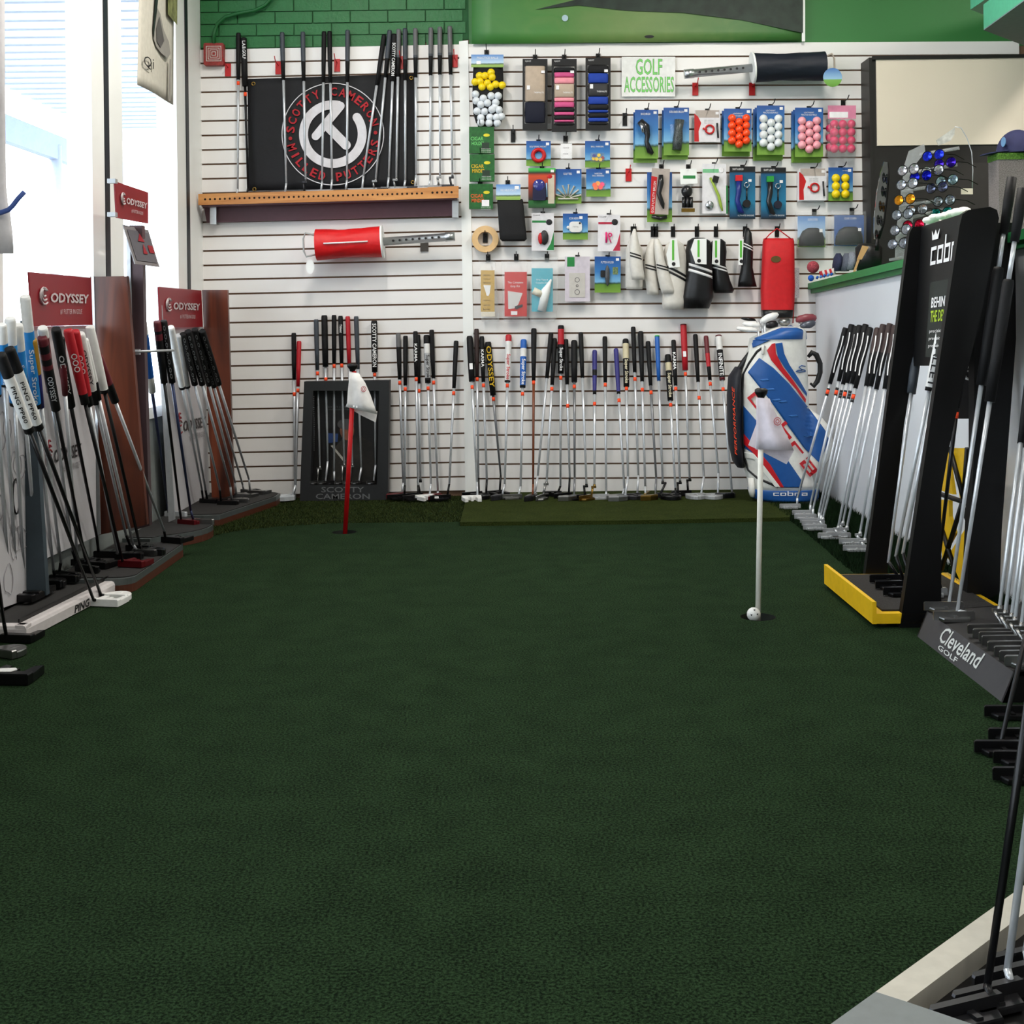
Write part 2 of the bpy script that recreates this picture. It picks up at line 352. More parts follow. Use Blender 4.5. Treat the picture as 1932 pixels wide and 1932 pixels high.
gm = [M('grass_dark', (34, 42, 20), .9, spec=.1), M('grass_olive', (62, 72, 36), .9, spec=.1), M('grass_mid', (46, 60, 28), .9, spec=.1)]
gd = [M('grass_deep', (14, 28, 14), .9, spec=.1), M('grass_deep_mid', (24, 44, 22), .9, spec=.1)]
pl = [atZ(*p) for p in ((400, 1012), (440, 1003), (520, 994), (620, 988), (868, 985))]; pl += [Vector((pl[-1].x, WY-.02, 0)), Vector((LX+.02, WY-.02, 0)), Vector((LX+.02, pl[0].y, 0))]
grass('fringe_grass', pl, 60000, .010, gm, 'taller olive artificial grass strip below the flag wall', lean=.8)
pr = [atZ(*p) for p in ((1480, 976), (1500, 990), (1540, 1022), (1590, 1066), (1625, 1092))]
pr += [Vector((1.26, 3.9, 0)), Vector((1.26, 2.9, 0)), Vector((1.6, 2.9, 0)), Vector((1.6, WY-.02, 0)), Vector((pr[0].x, WY-.02, 0))]
grass('fringe_grass', pr, 42000, .035, gd, 'dark shaggy artificial grass along the foot of the white counter')
# ================================================================ PUTTERS
GM = {'k': gripb, 'w': gwhite, 'r': gred, 'b': M('blue_rubber', (24, 92, 176), .5), 'n': M('navy_rubber', (46, 44, 118), .55), 's': M('sky_rubber', (36, 134, 206), .5),
      'g': M('grey_rubber', (96, 96, 98), .5), 't': M('tan_rubber', (200, 190, 158), .55), 'm': M('maroon_rubber', (96, 24, 34), .5), 'y': M('slate_rubber', (58, 64, 72), .55),
      'd': M('brown_rubber', (48, 32, 30), .6), 'e': M('green_rubber', (60, 170, 80), .5), 'i': M('silver_rubber', (170, 172, 174), .4), 'o': M('ochre_rubber', (176, 130, 40), .5)}
ytext = M('yellow_print', (208, 170, 20), .6); rtext = M('red_print', (190, 30, 40), .6); ktext = M('black_print', (22, 22, 24), .6)
SH = {'c': chrome, 'k': M('black_shaft', (20, 20, 22), .3, .3), 'w': M('wood_tone_shaft', (116, 62, 36), .35), 'u': M('blue_shaft', (52, 60, 92), .3, .4), 'g': M('gunmetal_shaft', (130, 132, 136), .3, .5)}
HM = {'c': chrome, 's': steel, 'k': M('black_head', (18, 18, 20), .3, .4), 'w': M('white_head', (232, 232, 230), .35), 'r': M('red_head', (92, 14, 22), .3, .3), 'g': M('pale_grey_head', (176, 178, 180), .35, .5), 'z': M('brass_head', (150, 120, 60), .3, 1), 'd': darkst}
def head_geo(mb, kind, H, yaw, mi=0, k=1.0):
    """putter head: heel at H (sole level), toe along yaw; local x toe, y back"""
    tx = Vector((math.cos(yaw), math.sin(yaw), 0)); ty = Vector((-math.sin(yaw), math.cos(yaw), 0)); U = Vector((0, 0, 1)); H = Vector(H)-tx*.018*k
    def pr(poly, z0, z1, inset=.003):
        cx = sum(p[0] for p in poly)/len(poly); cy = sum(p[1] for p in poly)/len(poly)
        lo = [H+tx*x*k+ty*y*k+U*z0*k for x, y in poly]; hi = [H+tx*x*k+ty*y*k+U*(z1-inset)*k for x, y in poly]
        top = [H+tx*(x+(cx-x)*inset*14)*k+ty*(y+(cy-y)*inset*14)*k+U*z1*k for x, y in poly]; n = len(poly)
        mb.add(lo+hi+top, [list(range(n))[::-1], list(range(2*n, 3*n))]+[(i, (i+1) % n, n+(i+1) % n, n+i) for i in range(n)]+[(n+i, n+(i+1) % n, 2*n+(i+1) % n, 2*n+i) for i in range(n)], mi)
    if kind == 'blade':
        pr([(0, -.006), (.108, -.006), (.114, 0), (.114, .006), (0, .006)], .002, .026); pr([(.012, .006), (.1, .006), (.092, .03), (.022, .03)], .001, .011)
        pr([(.05, .006), (.06, .006), (.06, .026), (.05, .026)], .011, .015)
    elif kind == 'mallet':
        pr([(0, -.006), (.1, -.006), (.1, .01), (0, .01)], .002, .025)
        pr([(0, .01)]+[(.05-.052*math.cos(math.pi*i/9), .01+.066*math.sin(math.pi*i/9)) for i in range(10)]+[(.1, .01)], .002, .02); pr([(.042, .01), (.058, .01), (.056, .06), (.044, .06)], .02, .023)
    elif kind == 'fang':
        pr([(0, -.006), (.1, -.006), (.1, .018), (0, .018)], .002, .025)
        pr([(0, .018), (.03, .018), (.026, .075), (.008, .085)], .002, .02); pr([(.07, .018), (.1, .018), (.092, .085), (.074, .075)], .002, .02); pr([(.042, .018), (.058, .018), (.056, .05), (.044, .05)], .002, .022)
    elif kind == 'heel':
        pr([(0, -.004), (.06, -.009), (.105, -.003), (.11, .008), (.06, .024), (.01, .012)], .001, .027, .006)
    return H+tx*.018*k+U*.02*k
def putter(label, group, top, gend, bot, et, hd, g='k', kind='blade', yaw=3.6, neck='bend', sh='c', hm='s', gt='std', tg=None, txt=None, tm=None, zf=0.0, hz=None, eb=None, band=None, tx_al=.5, ring=None, hk=1.0, cap=None):
    """top, gend, bot, hd: pixel points of butt end, grip end, lower shaft end and heel; et how the butt end finds its depth"""
    T = res(top, et); H = atZ(hd[0], hd[1], zf) if hz is None else res(hd, hz)
    # lower shaft end: on the plane through butt and heel that is seen edge-on, depth interpolated by image row
    fr = (bot[1]-top[1])/(hd[1]-top[1]); B = at(bot[0], bot[1], T.y+(H.y-T.y)*min(1, fr)) if eb is None else res(bot, eb)
    fg = (gend[1]-top[1])/(bot[1]-top[1]); G = T+(B-T)*fg; ax = (B-T).normalized()
    root = thing('putter', H, label, 'putter', group)
    L = (G-T).length; n = 12
    prof = {'std': (.0128, .0125, .0095), 'fat': (.0165, .0168, .0150), 'pis': (.0150, .0135, .0098), 'thin': (.0115, .011, .009)}[gt]
    keys = g if isinstance(g, (list, tuple)) else [(1, g)]
    cuts = sorted(set([0, .03, .3, .6, 1]+[c for c, _ in keys])); ms = []; mids = []
    for a, c in zip(cuts, cuts[1:]):
        ky = next(q for e, q in keys if (a+c)/2 <= e); mt = GM[ky]
        if mt not in ms: ms.append(mt)
        mids.append(ms.index(mt))
    rad = [(prof[0]*.86 if c == 0 else prof[0]+(prof[1]-prof[0])*c/.5 if c < .5 else prof[1]+(prof[2]-prof[1])*(c-.5)/.5) for c in cuts]
    gr = MB().tube([T+ax*L*c for c in cuts], rad, n, mids=mids).build('grip', ms, root)
    if cap: MB().tube([T-ax*.001, T+ax*.006], prof[0]*1.02, n).build('end_cap', GM[cap], gr)
    side = ax.cross(Vector((0, 1, 0))).normalized()     # across the grip, seen from the room
    nrm = side.cross(ax).normalized()
    view = (Vector((0, 0, CH))-(T+G)/2).normalized(); nrm = (view-ax*view.dot(ax)).normalized(); side = ax.cross(nrm).normalized()
    if txt:
        m = MB(); s, a, c, fill = txt if isinstance(txt, tuple) else (txt, .35, .92, .62)
        w2 = prof[1]*fill; O = T+ax*L*a+nrm*(prof[0]*1.0+.0012)
        sx = side if side.x > 0 else -side; m.text(s, O-sx*w2, ax*L*(c-a), sx*2*w2, bold=.012)
        m.build('lettering', tm or wtext, gr)
    s = MB(); s.tube([G-ax*.002, G+(B-G)*.35, B], [.0074, .0066, .0052], 8); so = s.build('shaft', SH[sh], root)
    if ring:
        for q in ring:
            c = T+(B-T)*q; MB().tube([c-ax*.006, c+ax*.006], .0078, 8).build('step_band', ktext, so)
    if tg is not None:
        for q in (tg if isinstance(tg, (list, tuple)) else [tg]):
            f2 = (q-top[1])/(bot[1]-top[1]); c = T+(B-T)*f2; MB().tube([c-ax*.010, c+ax*.010], .0084, 8).build('price_tag', orange, so)
    hb = MB(); hp = head_geo(hb, kind, H, yaw, 0, hk); ho = hb.build('head', HM[hm], root)
    nk = MB()
    if neck == 'plumb':
        j = Vector((math.cos(yaw), math.sin(yaw), 0))*.014; nk.tube([B-ax*.012, B+ax*.002], .0068, 8)
        nk.box(B+j*.4, (.026, .012, .010)); nk.tube([B+j+Vector((0, 0, -.001)), hp], [.0058, .0058], 6)
    else: nk.tube([B-ax*.004, hp], [.0056, .0054], 8)
    nk.build('neck', HM[hm] if neck == 'plumb' or hm == 'k' else SH[sh], root)
    return root
def cr(o, s):
    """pixel reader for a crop with origin o and magnification s"""
    return lambda x, y: (o[0]+x/s, o[1]+y/s)
WT = ('Y', WY-.032)
# ---------------------------------------------------------------- putters on the drilled wooden rail
c = cr((370, 0), 3.715); RZ = at(600, 356, WY-.07).z
LU = 'standing on the drilled wooden rail'; GU = 'putters on the wooden rail'
up = [((297, 232), (292, 560), (292, 1330), 'k', 'std', 'bend', 585, 'long black gripped tagged putter %s', None, 'c'),
      ((333, 265), (342, 605), (364, 1325), 'k', 'fat', 'bend', 663, 'black shafted lettered putter %s', ('L.A.B.GOLF', .08, .45, .5), 'k'),
      ((603, 228), (613, 563), (632, 1290), 'y', 'std', 'bend', None, 'slate grey gripped putter %s', None, 'c'), ((748, 225), (755, 570), (768, 1275), 'y', 'std', 'plumb', None, 'slate grey gripped putter %s', None, 'c'),
      ((897, 222), (893, 580), (883, 1280), 'k', 'std', 'bend', None, 'putter with plain black grip %s', None, 'c'), ((935, 220), (940, 583), (953, 1265), 'k', 'std', 'bend', None, 'putter with plain black grip %s', None, 'c'),
      ((1062, 212), (1061, 578), (1057, 1270), 'y', 'std', 'bend', None, 'slate grey gripped putter %s', None, 'c'), ((1318, 245), (1270, 600), (1172, 1240), 'k', 'std', 'bend', None, 'strongly slanted black gripped putter %s', None, 'c'),
      ((1357, 213), (1325, 545), (1258, 1270), 'y', 'std', 'plumb', None, 'slanted slate grey gripped putter %s', None, 'c'), ((1390, 240), (1374, 570), (1350, 1250), 'k', 'fat', 'bend', None, 'white lettered black putter %s', ('SCOTTY CAMERON', .2, .9, .5), 'c'),
      ((1420, 205), (1413, 540), (1403, 1260), 'd', 'std', 'plumb', None, 'dark brown gripped putter %s', None, 'c'), ((1465, 200), (1464, 565), (1466, 1270), 'y', 'std', 'bend', None, 'slate grey gripped putter %s', None, 'c'),
      ((1537, 200), (1537, 545), (1542, 1235), 'd', 'std', 'bend', None, 'dark brown gripped putter %s', None, 'c'), ((1645, 195), (1643, 530), (1640, 1270), 'd', 'std', 'bend', None, 'dark brown gripped putter %s', None, 'c'),
      ((1708, 190), (1709, 525), (1710, 1245), 'd', 'std', 'plumb', None, 'dark brown gripped putter %s', None, 'c'), ((1778, 185), (1785, 525), (1797, 1245), 'd', 'std', 'plumb', None, 'dark brown gripped putter %s', None, 'c')]
ORD = 'first second third fourth fifth sixth seventh eighth ninth tenth eleventh twelfth thirteenth fourteenth fifteenth sixteenth seventeenth eighteenth nineteenth twentieth'.split()
for k, (a, gd_, bt, g, gt, nk, tg, lb, tx, sh) in enumerate(up):
    LU = 'on the drilled wooden rail, %s from the alarm box' % ORD[k]
    hx, hy = bt[0]-8, 1385-.043*(bt[0]-300)
    keys = [(1, g)] if g not in 'yd' else [(.55, 'y' if g == 'y' else 'g'), (.6, 'y'), (1, 'k')]  # brown grips: reflected light on the upper part is painted in as grey
    putter(lb % LU, GU, c(*a), c(*gd_), c(*bt), ('Y', WY-.035), c(hx, hy), keys, 'blade', 3.14, nk, sh, 's' if k % 3 else 'd', gt, c(0, tg)[1] if tg else None, tx, zf=None, hz=('Y', WY-.075), hk=.8)
# ---------------------------------------------------------------- drilled rail and its shelf
wood_r = wood_mat('pine_rail', (170, 108, 52), (206, 146, 82), 3, .5, (.8, 8, 8)); mar = M('maroon_shelf', (92, 58, 66), .5)
YR = WY-.15; t = thing('putter_rail_shelf', at(620, 415, YR), 'drilled wooden rail on a maroon shelf holding upright putters', 'shelf')
def quadpx(q, Y, th, mi=0, mb=None): return pxpoly(mb or MB(), [(q[i], q[i+1]) for i in range(0, 8, 2)], Y, th, mi)
quadpx((374, 366, 374, 387, 807, 375, 807, 354), YR, .02).build('rail', wood_r, t); quadpx((807, 353, 807, 375, 865, 373, 865, 351), YR-.001, .02).build('rail', wood_r, t)
hole = M('drilled_hole', (32, 20, 12), .9)
for k in range(45):
    u = 387+(796-387)*k/44; v = 376-(387-374)*0-(u-387)*.0275; MB().disc(at(u, v, YR-.0005), .0058, (0, .0004, 0), 10).build('drilled_hole', hole, t)
for k in range(5): u = 816+9*k; MB().disc(at(u, 363.5-.2*k, YR-.0016), .0062, (0, .0004, 0), 10).build('drilled_hole', hole, t)
quadpx((384, 388, 390, 420, 862, 407, 858, 373), WY-.05, .03).build('shelf_board', mar, t)
b = MB(); A = [at(380, 386, YR+.01), at(862, 372, YR+.01)]; b.prism([A[0], A[1], A[1]+Vector((0, .13, 0)), A[0]+Vector((0, .13, 0))], (0, 0, -.01)); b.build('shelf_floor', mar, t)
for u, v in ((402, 405), (859, 392)):
    b = MB(); pxrect(b, (u-6, v-17, u+6, v+18), WY-.075, .05); b.build('bracket', alu, t)
# ---------------------------------------------------------------- black club-maker flag
t = thing('wall_flag', at(628, 358, WY-.018), 'black fabric flag with white ring emblem and red circular lettering', 'flag')
YF = WY-.02; nav = M('black_cloth', (17, 18, 22), .75, noise=(8, .2), bump=(14, .35))
P = []
for i in range(13):
    f = i/12; row = []
    for j in range(19):
        e = j/18; a = Vector((467+(782-467)*e, 149-10*e)); bb = Vector((469+(786-469)*e, 360-7*e)); p = a+(bb-a)*f
        row.append(at(p.x, p.y, YF-.002*math.sin(9*e+3*f)*math.sin(5*f)-(.003 if j in (6, 12) else 0)))
    P.append(row)
MB().grid(P, th=(0, .0015, 0)).build('cloth', nav, t)
EC = at(628, 253, YF-.0065); SX = WY/F*1.0; ew = M('flag_white', (214, 212, 216), .7); er = M('flag_red', (170, 24, 36), .7)
X1, Z1 = Vector((math.cos(.02), 0, math.sin(.02))), Vector((-math.sin(.02), 0, math.cos(.02)))
def arc_band(mb, C, r0, r1, a0, a1, n=40, mi=0):
    P = [[C+(X1*math.cos(q)+Z1*math.sin(q))*r for q in [a0+(a1-a0)*i/n for i in range(n+1)]] for r in (r0, r1)]; mb.grid(P, mi, False); return mb
def stroke(mb, pts, hw):
    pts = [EC-Vector((0, .0006, 0))+X1*x+Z1*z for x, z in pts]
    for a, q in zip(pts, pts[1:]):
        d = (q-a).normalized(); nn = Vector((-d.z, 0, d.x))*hw; mb.add([a-nn, q-nn, q+nn, a+nn], [(0, 1, 2, 3)])
    for p in (pts[0]-Vector((0, .0003, 0)), pts[-1]-Vector((0, .0003, 0))): mb.add([p+(X1*math.cos(6.283*i/14)+Z1*math.sin(6.283*i/14))*hw for i in range(14)], [list(range(14))])
u = SX/3.715
b = MB(); arc_band(b, EC, 174*u, 236*u, math.radians(75), math.radians(393), 60)
for a in (math.radians(393),):
    q = EC-Vector((0, .0004, 0))+(X1*math.cos(a)+Z1*math.sin(a))*205*u; b.add([q+(X1*math.cos(6.283*i/14)+Z1*math.sin(6.283*i/14))*31*u for i in range(14)], [list(range(14))])
b.build('ring_emblem', ew, t)
b = MB(); stroke(b, [(60*u, 195*u), (-120*u, -10*u)], 29*u); EC = EC-Vector((0, .0008, 0)); stroke(b, [(-25*u, 45*u), (90*u, -80*u)], 33*u); EC = EC+Vector((0, .0008, 0)); b.build('stroke_emblem', ew, t)
b = MB(); arc_band(b, EC-Vector((0, .0005, 0)), 352*u, 358*u, 0, 2*math.pi, 72); b.build('outer_circle', ew, t)
b = MB()
def ring_text(mb, s, C, r, a0, a1, hgt, wd, outward=True):
    n = len(s)
    for i, ch in enumerate(s):
        if ch == ' ': continue
        a = math.radians(a0+(a1-a0)*i/(n-1)); d = X1*math.cos(a)+Z1*math.sin(a); up_ = d if outward else -d; ri = Vector((up_.z, 0, -up_.x))
        p = C+d*r; wch = wd*(.35 if ch in 'I' else 1); mb.text(ch, p-ri*wch/2-up_*hgt/2, ri*wch, up_*hgt, bold=.02)
CT = EC-Vector((0, .001, 0))
ring_text(b, 'SCOTTY CAMERON', CT, 297*u, 172, 14, 60*u, 46*u); b.build('lettering', er, t); b = MB(); ring_text(b, 'MILLED PUTTERS', CT, 300*u, 196, 346, 60*u, 44*u, False)
b.build('lettering', er, t)
for a in (184, 0): q = math.radians(a); MB().disc(CT+(X1*math.cos(q)+Z1*math.sin(q))*298*u, 13*u, (0, .0003, 0), 12).build('printed_dot', er, t)
for x, y in ((478, 158), (776, 147), (480, 357), (779, 344)): MB().torus(at(x, y, YF-.004), .0085, .003, n=14, k=6).build('grommet', HM['z'], t)
# red and black hooks in the slat grooves
def hook(u, v, col, nm, lab, grp, w=5.5, h=12, L=.11, up_=10):
    r = thing('display_hook', at(u, v+h, WY-.02), lab, 'hook', grp)
    m = MB(); pxrect(m, (u-w, v-h, u+w, v+h), WY-.022, .006); m.build('back_plate', col, r)
    p = at(u, v-h*.4, WY-.022); m = MB(); m.tube([p, p+Vector((0, -L*.75, .004)), p+Vector((0, -L, up_*.0026))], .0026, 6); m.build('prong', col, r)
for k, (u, v) in enumerate(((430, 132), (525, 128), (636, 123), (757, 118), (858, 115))): hook(u, v, red, 'r', 'red plastic hook above the flag, %s from the alarm box' % ORD[k], 'red hooks above the flag')
# fire alarm box and conduit
t = thing('fire_alarm_box', at(403, 122, WY-.05), 'red and white square fire alarm box on the green brick wall', 'alarm')
b = MB(); pxrect(b, (384, 81, 422, 123), WY-.05, .05, rr=3); b.build('housing', M('alarm_red', (140, 44, 40), .5, noise=(60, .3)), t)
b = MB()
for k in range(4): s = 15-3.6*k; C0 = at(403, 101, WY-.052); b.disc(C0, s/354*1.35, (0, .002, 0), 4, A=Vector((.7071, 0, .7071)), B=Vector((-.7071, 0, .7071)), r2=s/354*1.35-.005)
b.build('grille_ring', M('alarm_white', (205, 196, 190), .5), t)
b = MB(); pts = [(404, 82), (404, 62), (410, 45), (425, 32), (450, 25), (480, 20), (500, 10), (513, -4), (522, -30)]; b.tube([at(a, q, WY-.045) for a, q in pts], .010, 10)
tag(b.build('conduit', M('green_conduit', (24, 92, 44), .4)), 'green painted conduit curving up from the alarm box', 'conduit')
# banner photograph above the accessory wall
t = thing('wall_banner', at(1200, 78, WY-.04), 'wide printed banner of a putting green with ball and hole', 'banner')
b = MB(); P = [[at(890+(1515-890)*j/16, v0-(0 if i < 6 else 0)+(v1-v0)*i/6-(7 if i == 6 else 0)*j/16, WY-.04-.004*math.sin(j*1.3)*math.sin(i*.9)) for j in range(17)] for i, (v0, v1) in [(q, (-60, 83)) for q in range(7)]]
b.grid(P, th=(0, .002, 0)); b.build('print_sheet', ramp_mat('banner_print', [(0, (44, 112, 50)), (.3, (70, 128, 56)), (.62, (112, 138, 78)), (1, (60, 110, 50))], 'X', .5, .25, 5), t)
b = MB(); b.prism([at(x, y, WY-.046) for x, y in ((1010, 18), (1100, -4), (1230, -20), (1515, -20), (1515, 62), (1400, 38), (1290, 24), (1180, 20), (1090, 10))], (0, .001, 0)); b.build('printed_shadow', M('banner_dark', (40, 52, 44), .6, noise=(14, .4)), t)
b = MB(); b.disc(at(1066, 34, WY-.0465), .017, (0, .001, 0), 16); b.build('printed_ball', M('banner_ball', (176, 200, 210), .6), t)
b = MB(); b.disc(at(1225, 69, WY-.0465), .026, (0, .001, 0), 16, sy=.3); b.build('printed_hole', ktext, t)
b = MB(); pxrect(b, (1513, -60, 1519, 78), WY-.043, .004); b.build('edge_strip', wpaint, t)
# ---------------------------------------------------------------- ball shag bags
def shag(name, label, d, a, Y, rt, rb, cb, flip, handle, zipper):
    """a,d: pixel ends of tube ... list: tube end, tube/disc joint, bag far end, handle end"""
    t = thing(name, at(d[2][0], d[2][1], Y)-Vector((0, 0, rb)), label, 'shag bag')
    p0, p1, p2, p3 = [at(u, v, Y) for u, v in d]; ax = (p1-p0).normalized()
    tb = MB().tube([p0, p0+ax*.05, p0+ax*.051, p1], [rt*1.12, rt*1.12, rt, rt], 16).build('tube', alu, t)
    nn = Vector((0, -1, 0))
    for k in range(8): q = p0+(p1-p0)*(.22+.09*k); MB().disc(q-Vector((0, rt+.0006, 0)), .0065, (0, .0004, 0), 10, A=ax, B=nn.cross(ax), sy=1).build('hole', ktext, tb)
    MB().tube([p1-ax*.004, p1+ax*.006], rb*1.06, 22).build('disc', wpaint, t)
    bax = (p2-p1).normalized(); b = MB(); N = 14; P = []
    sd = bax.cross(Vector((0, 1, 0))).normalized(); fw = Vector((0, -1, 0))
    for i in range(N+1):
        f = i/N; r = rb*(1-.10*math.sin(math.pi*f)); P.append([p1+(p2-p1)*f+(sd*math.cos(6.283*j/24)*1+fw*math.sin(6.283*j/24))*r*(1+.05*math.sin(j*2.1+f*9)*math.sin(f*3.1)) for j in range(25)])
    b.grid(P); b.add(P[-1][:24], [list(range(24))]); bag = b.build('bag', cb, t)
    if zipper: MB().tube([p1+(p2-p1)*f+fw*rb*1.0+sd*.0 for f in (.2, .5, .86)], .004, 6).build('zipper', wtext, bag)
    b = MB(); hs = handle; b.tube([p2+sd*rb*.6, p3+sd*rb*.75, p3-bax*(-.012)+sd*rb*.4, p3-bax*(-.012)-sd*rb*.4, p3-sd*rb*.75, p2-sd*rb*.6], .005, 8); b.build('handle', hs, t)
    return t
shag('ball_shag_bag', 'red golf ball shag bag with silver tube hung below the putter rail', [(858, 446), (722, 456), (597, 462), (577, 462)], None, WY-.13, .022, .082, M('red_nylon', (206, 22, 26), .5, bump=(12, .5)), False, M('grey_handle', (170, 176, 174), .4), True)
shag('ball_shag_bag', 'navy golf ball shag bag with silver tube beside the accessories sign', [(1291, 140), (1420, 128), (1555, 125), (1570, 122)], None, WY-.13, .022, .077, M('navy_nylon', (18, 24, 38), .6, bump=(12, .5)), False, M('tan_handle', (190, 176, 164), .4), False)
b = MB(); b.disc(at(1571, 146, WY-.22), .049, (0, .002, 0), 24); tag(b.build('hang_tag', ramp_mat('sky_tag', [(0, (96, 150, 50)), (.38, (120, 170, 80)), (.42, (150, 190, 220)), (1, (60, 110, 180))])), 'round golf course hang tag on the navy shag bag handle', 'tag')
b = MB(); b.disc(at(585, 503, WY-.15), .022, (0, .002, 0), 18, sy=1.7); tag(b.build('hang_tag', wpaint), 'white oval hang tag below the red shag bag', 'tag')
b = MB(); pxrect(b, (793, 457, 808, 474), WY-.024, .008); tag(b.build('display_hook', M('dark_hook', (70, 66, 62), .5)), 'small dark hook plate under the silver tube', 'hook')
for u, v, q in ((1312, 168, 'silver tube'), (1419, 168, 'white disc')): hook(u, v, red, 'r', 'red plastic hook under the %s of the navy shag bag' % q, 'red hooks under the navy bag')
# ================================================================ CUPS, FLAGSTICKS, BALL
cupm = M('cup_dark', (20, 26, 20), .8)
for (cc, r), lab in zip(cups, ('putting cup sunk in the turf under the red flagstick', 'putting cup sunk in the turf under the white flagstick')):
    b = MB(); n = 28; ring = lambda rr, z: [Vector((cc.x+rr*math.cos(6.28319*i/n), cc.y+rr*math.sin(6.28319*i/n), z)) for i in range(n)]
    A, B_, C_ = ring(r, .0005), ring(r, -.12), ring(r-.003, -.008)
    b.add(A+B_, [(i, (i+1) % n, n+(i+1) % n, n+i) for i in range(n)]+[list(range(n, 2*n))], 0, True); tag(b.build('putting_cup', cupm), lab, 'cup')
flagc = M('flag_cloth', (226, 224, 222), .8, bump=(30, .2)); flagl = M('flag_cloth_lilac', (220, 212, 222), .8, bump=(30, .2))
def flagstick(cup, base, topv, col, knob, outline, fold, cloth, lab, rad, logo):
    C0 = cups[cup][0]; Y = C0.y; t = thing('flagstick', C0+Vector((0, 0, -.11)), lab, 'flag')
    B0 = at(base[0], base[1], Y); T0 = at(topv[0], topv[1], Y); ax = (T0-B0).normalized()
    MB().tube([B0-ax*.1, T0], rad, 12).build('pole', col, t)
    k = MB(); K = at(knob[0], knob[1], Y); k.tube([K-ax*.016, K-ax*.008, K+ax*.004, K+ax*.014, K+ax*.019], [rad*1.1, rad*1.3, rad*2.3, rad*2.4, rad*1.6], 16); k.build('knob', black, t)
    # cloth: rows from pole edge to free edge, hanging fold
    m = MB(); P = []
    for (ul, vl), (ur, vr), amp in outline:
        row = []
        for j in range(11):
            e = j/10; yy = Y-rad-.004 if e < .22 else Y-rad-.004+amp*math.sin((e-.22)*4.2); row.append(at(ul+(ur-ul)*e, vl+(vr-vl)*e, yy))
        P.append(row)
    m.grid(P, th=(0, .0012, 0)); m.build('cloth', cloth, t)
    m = MB(); m.prism([at(u, v, Y+.012+.0) for u, v in fold], (0, .0015, 0)); m.build('cloth_fold', cloth, t)
    b = MB(); L0 = at(logo[0], logo[1], Y-rad-.004+logo[2]); b.disc(L0, .012, (0, .0006, 0), 18, r2=.009, sy=1.1); b.disc(L0, .0065, (0, .0006, 0), 18, r2=.0035, sy=1.1); b.build('printed_logo', M('faded_red_print', (190, 110, 116), .7), t)
flagstick(0, (651, 1006), (668, 700), M('red_pole', (190, 14, 22), .35), (665, 694),
          [((659, 702), (677, 704), 0), ((658, 720), (689, 722), -.01), ((656, 740), (699, 745), -.02), ((655, 760), (707, 768), -.03), ((652, 767), (712, 782), -.02)],
          [(656, 768), (712, 776), (709, 797), (680, 783)], flagc, 'red flagstick with drooping white flag standing in the far cup', .0105, (686, 734, -.022))
flagstick(1, (1430, 1169), (1437, 748), M('white_pole', (222, 220, 210), .35), (1436, 744),
          [((1427, 750), (1452, 752), 0), ((1427, 775), (1463, 778), -.01), ((1427, 800), (1475, 803), -.02), ((1427, 825), (1488, 828), -.03), ((1426, 848), (1498, 850), -.03)],
          [(1427, 800), (1412, 840), (1427, 847), (1484, 876), (1498, 850), (1450, 840)], flagl, 'white flagstick with drooping white flag beside a ball', .0085, (1467, 795, -.026))
bp_ = at(1422, 1159, cups[1][0].y-.028)
t = thing('golf_ball', bp_-Vector((0, 0, .0213)), 'white golf ball resting against the white flagstick in its cup', 'ball')
MB().sphere(bp_, .0213, 18).build('shell', M('ball_white', (226, 226, 222), .3, bump=(160, .3)), t)
for a, e in ((-.5, .1), (.4, .2), (0, .85)):
    d = Vector((math.sin(a)*math.cos(e), -math.cos(a)*math.cos(e), math.sin(e))); s1 = d.cross(Vector((0, 0, 1))).normalized(); s2 = s1.cross(d)
    MB().add([bp_+d*.0217+(s1*math.cos(q)+s2*math.sin(q))*.0042 for q in (.2, 2.3, 4.4)], [(0, 1, 2)]).build('printed_mark', ktext, t)
# ================================================================ PUTTERS LEANING ON THE BACK WALL
c = cr((500, 560), 4.2)
LB = 'leaning on the slatwall'
def row(lst, cc, where, grp, zf=0.0, hz=None, et=WT, start=0):
    for k, d in enumerate(lst):
        top, ge, bt, hd, g, o = d; o = dict(o); lb = o.pop('l') + ' ' + where
        if 'tg' in o: o['tg'] = [cc(0, q)[1] for q in ([o['tg']] if not isinstance(o['tg'], list) else o['tg'])]
        o.setdefault('yaw', 3.14+random.uniform(.1, .7)); z = o.pop('z', zf)
        if '%' in lb: lb = lb % ORD[k+start]
        putter(lb, grp, cc(*top), cc(*ge), cc(*bt), et, cc(*hd), g, zf=z, hz=hz, **o)
row([((228, 287), (230, 660), (238, 1530), (222, 1600), 'k', dict(l='black gripped putter', tg=775, kind='heel', hm='c')),
     ((270, 352), (258, 715), (242, 1500), (215, 1612), 'r', dict(l='red gripped putter', tg=748, kind='heel', hm='c'))],
    c, LB+' between wooden stand and black framed display', 'wall putters by the framed display', zf=.012)
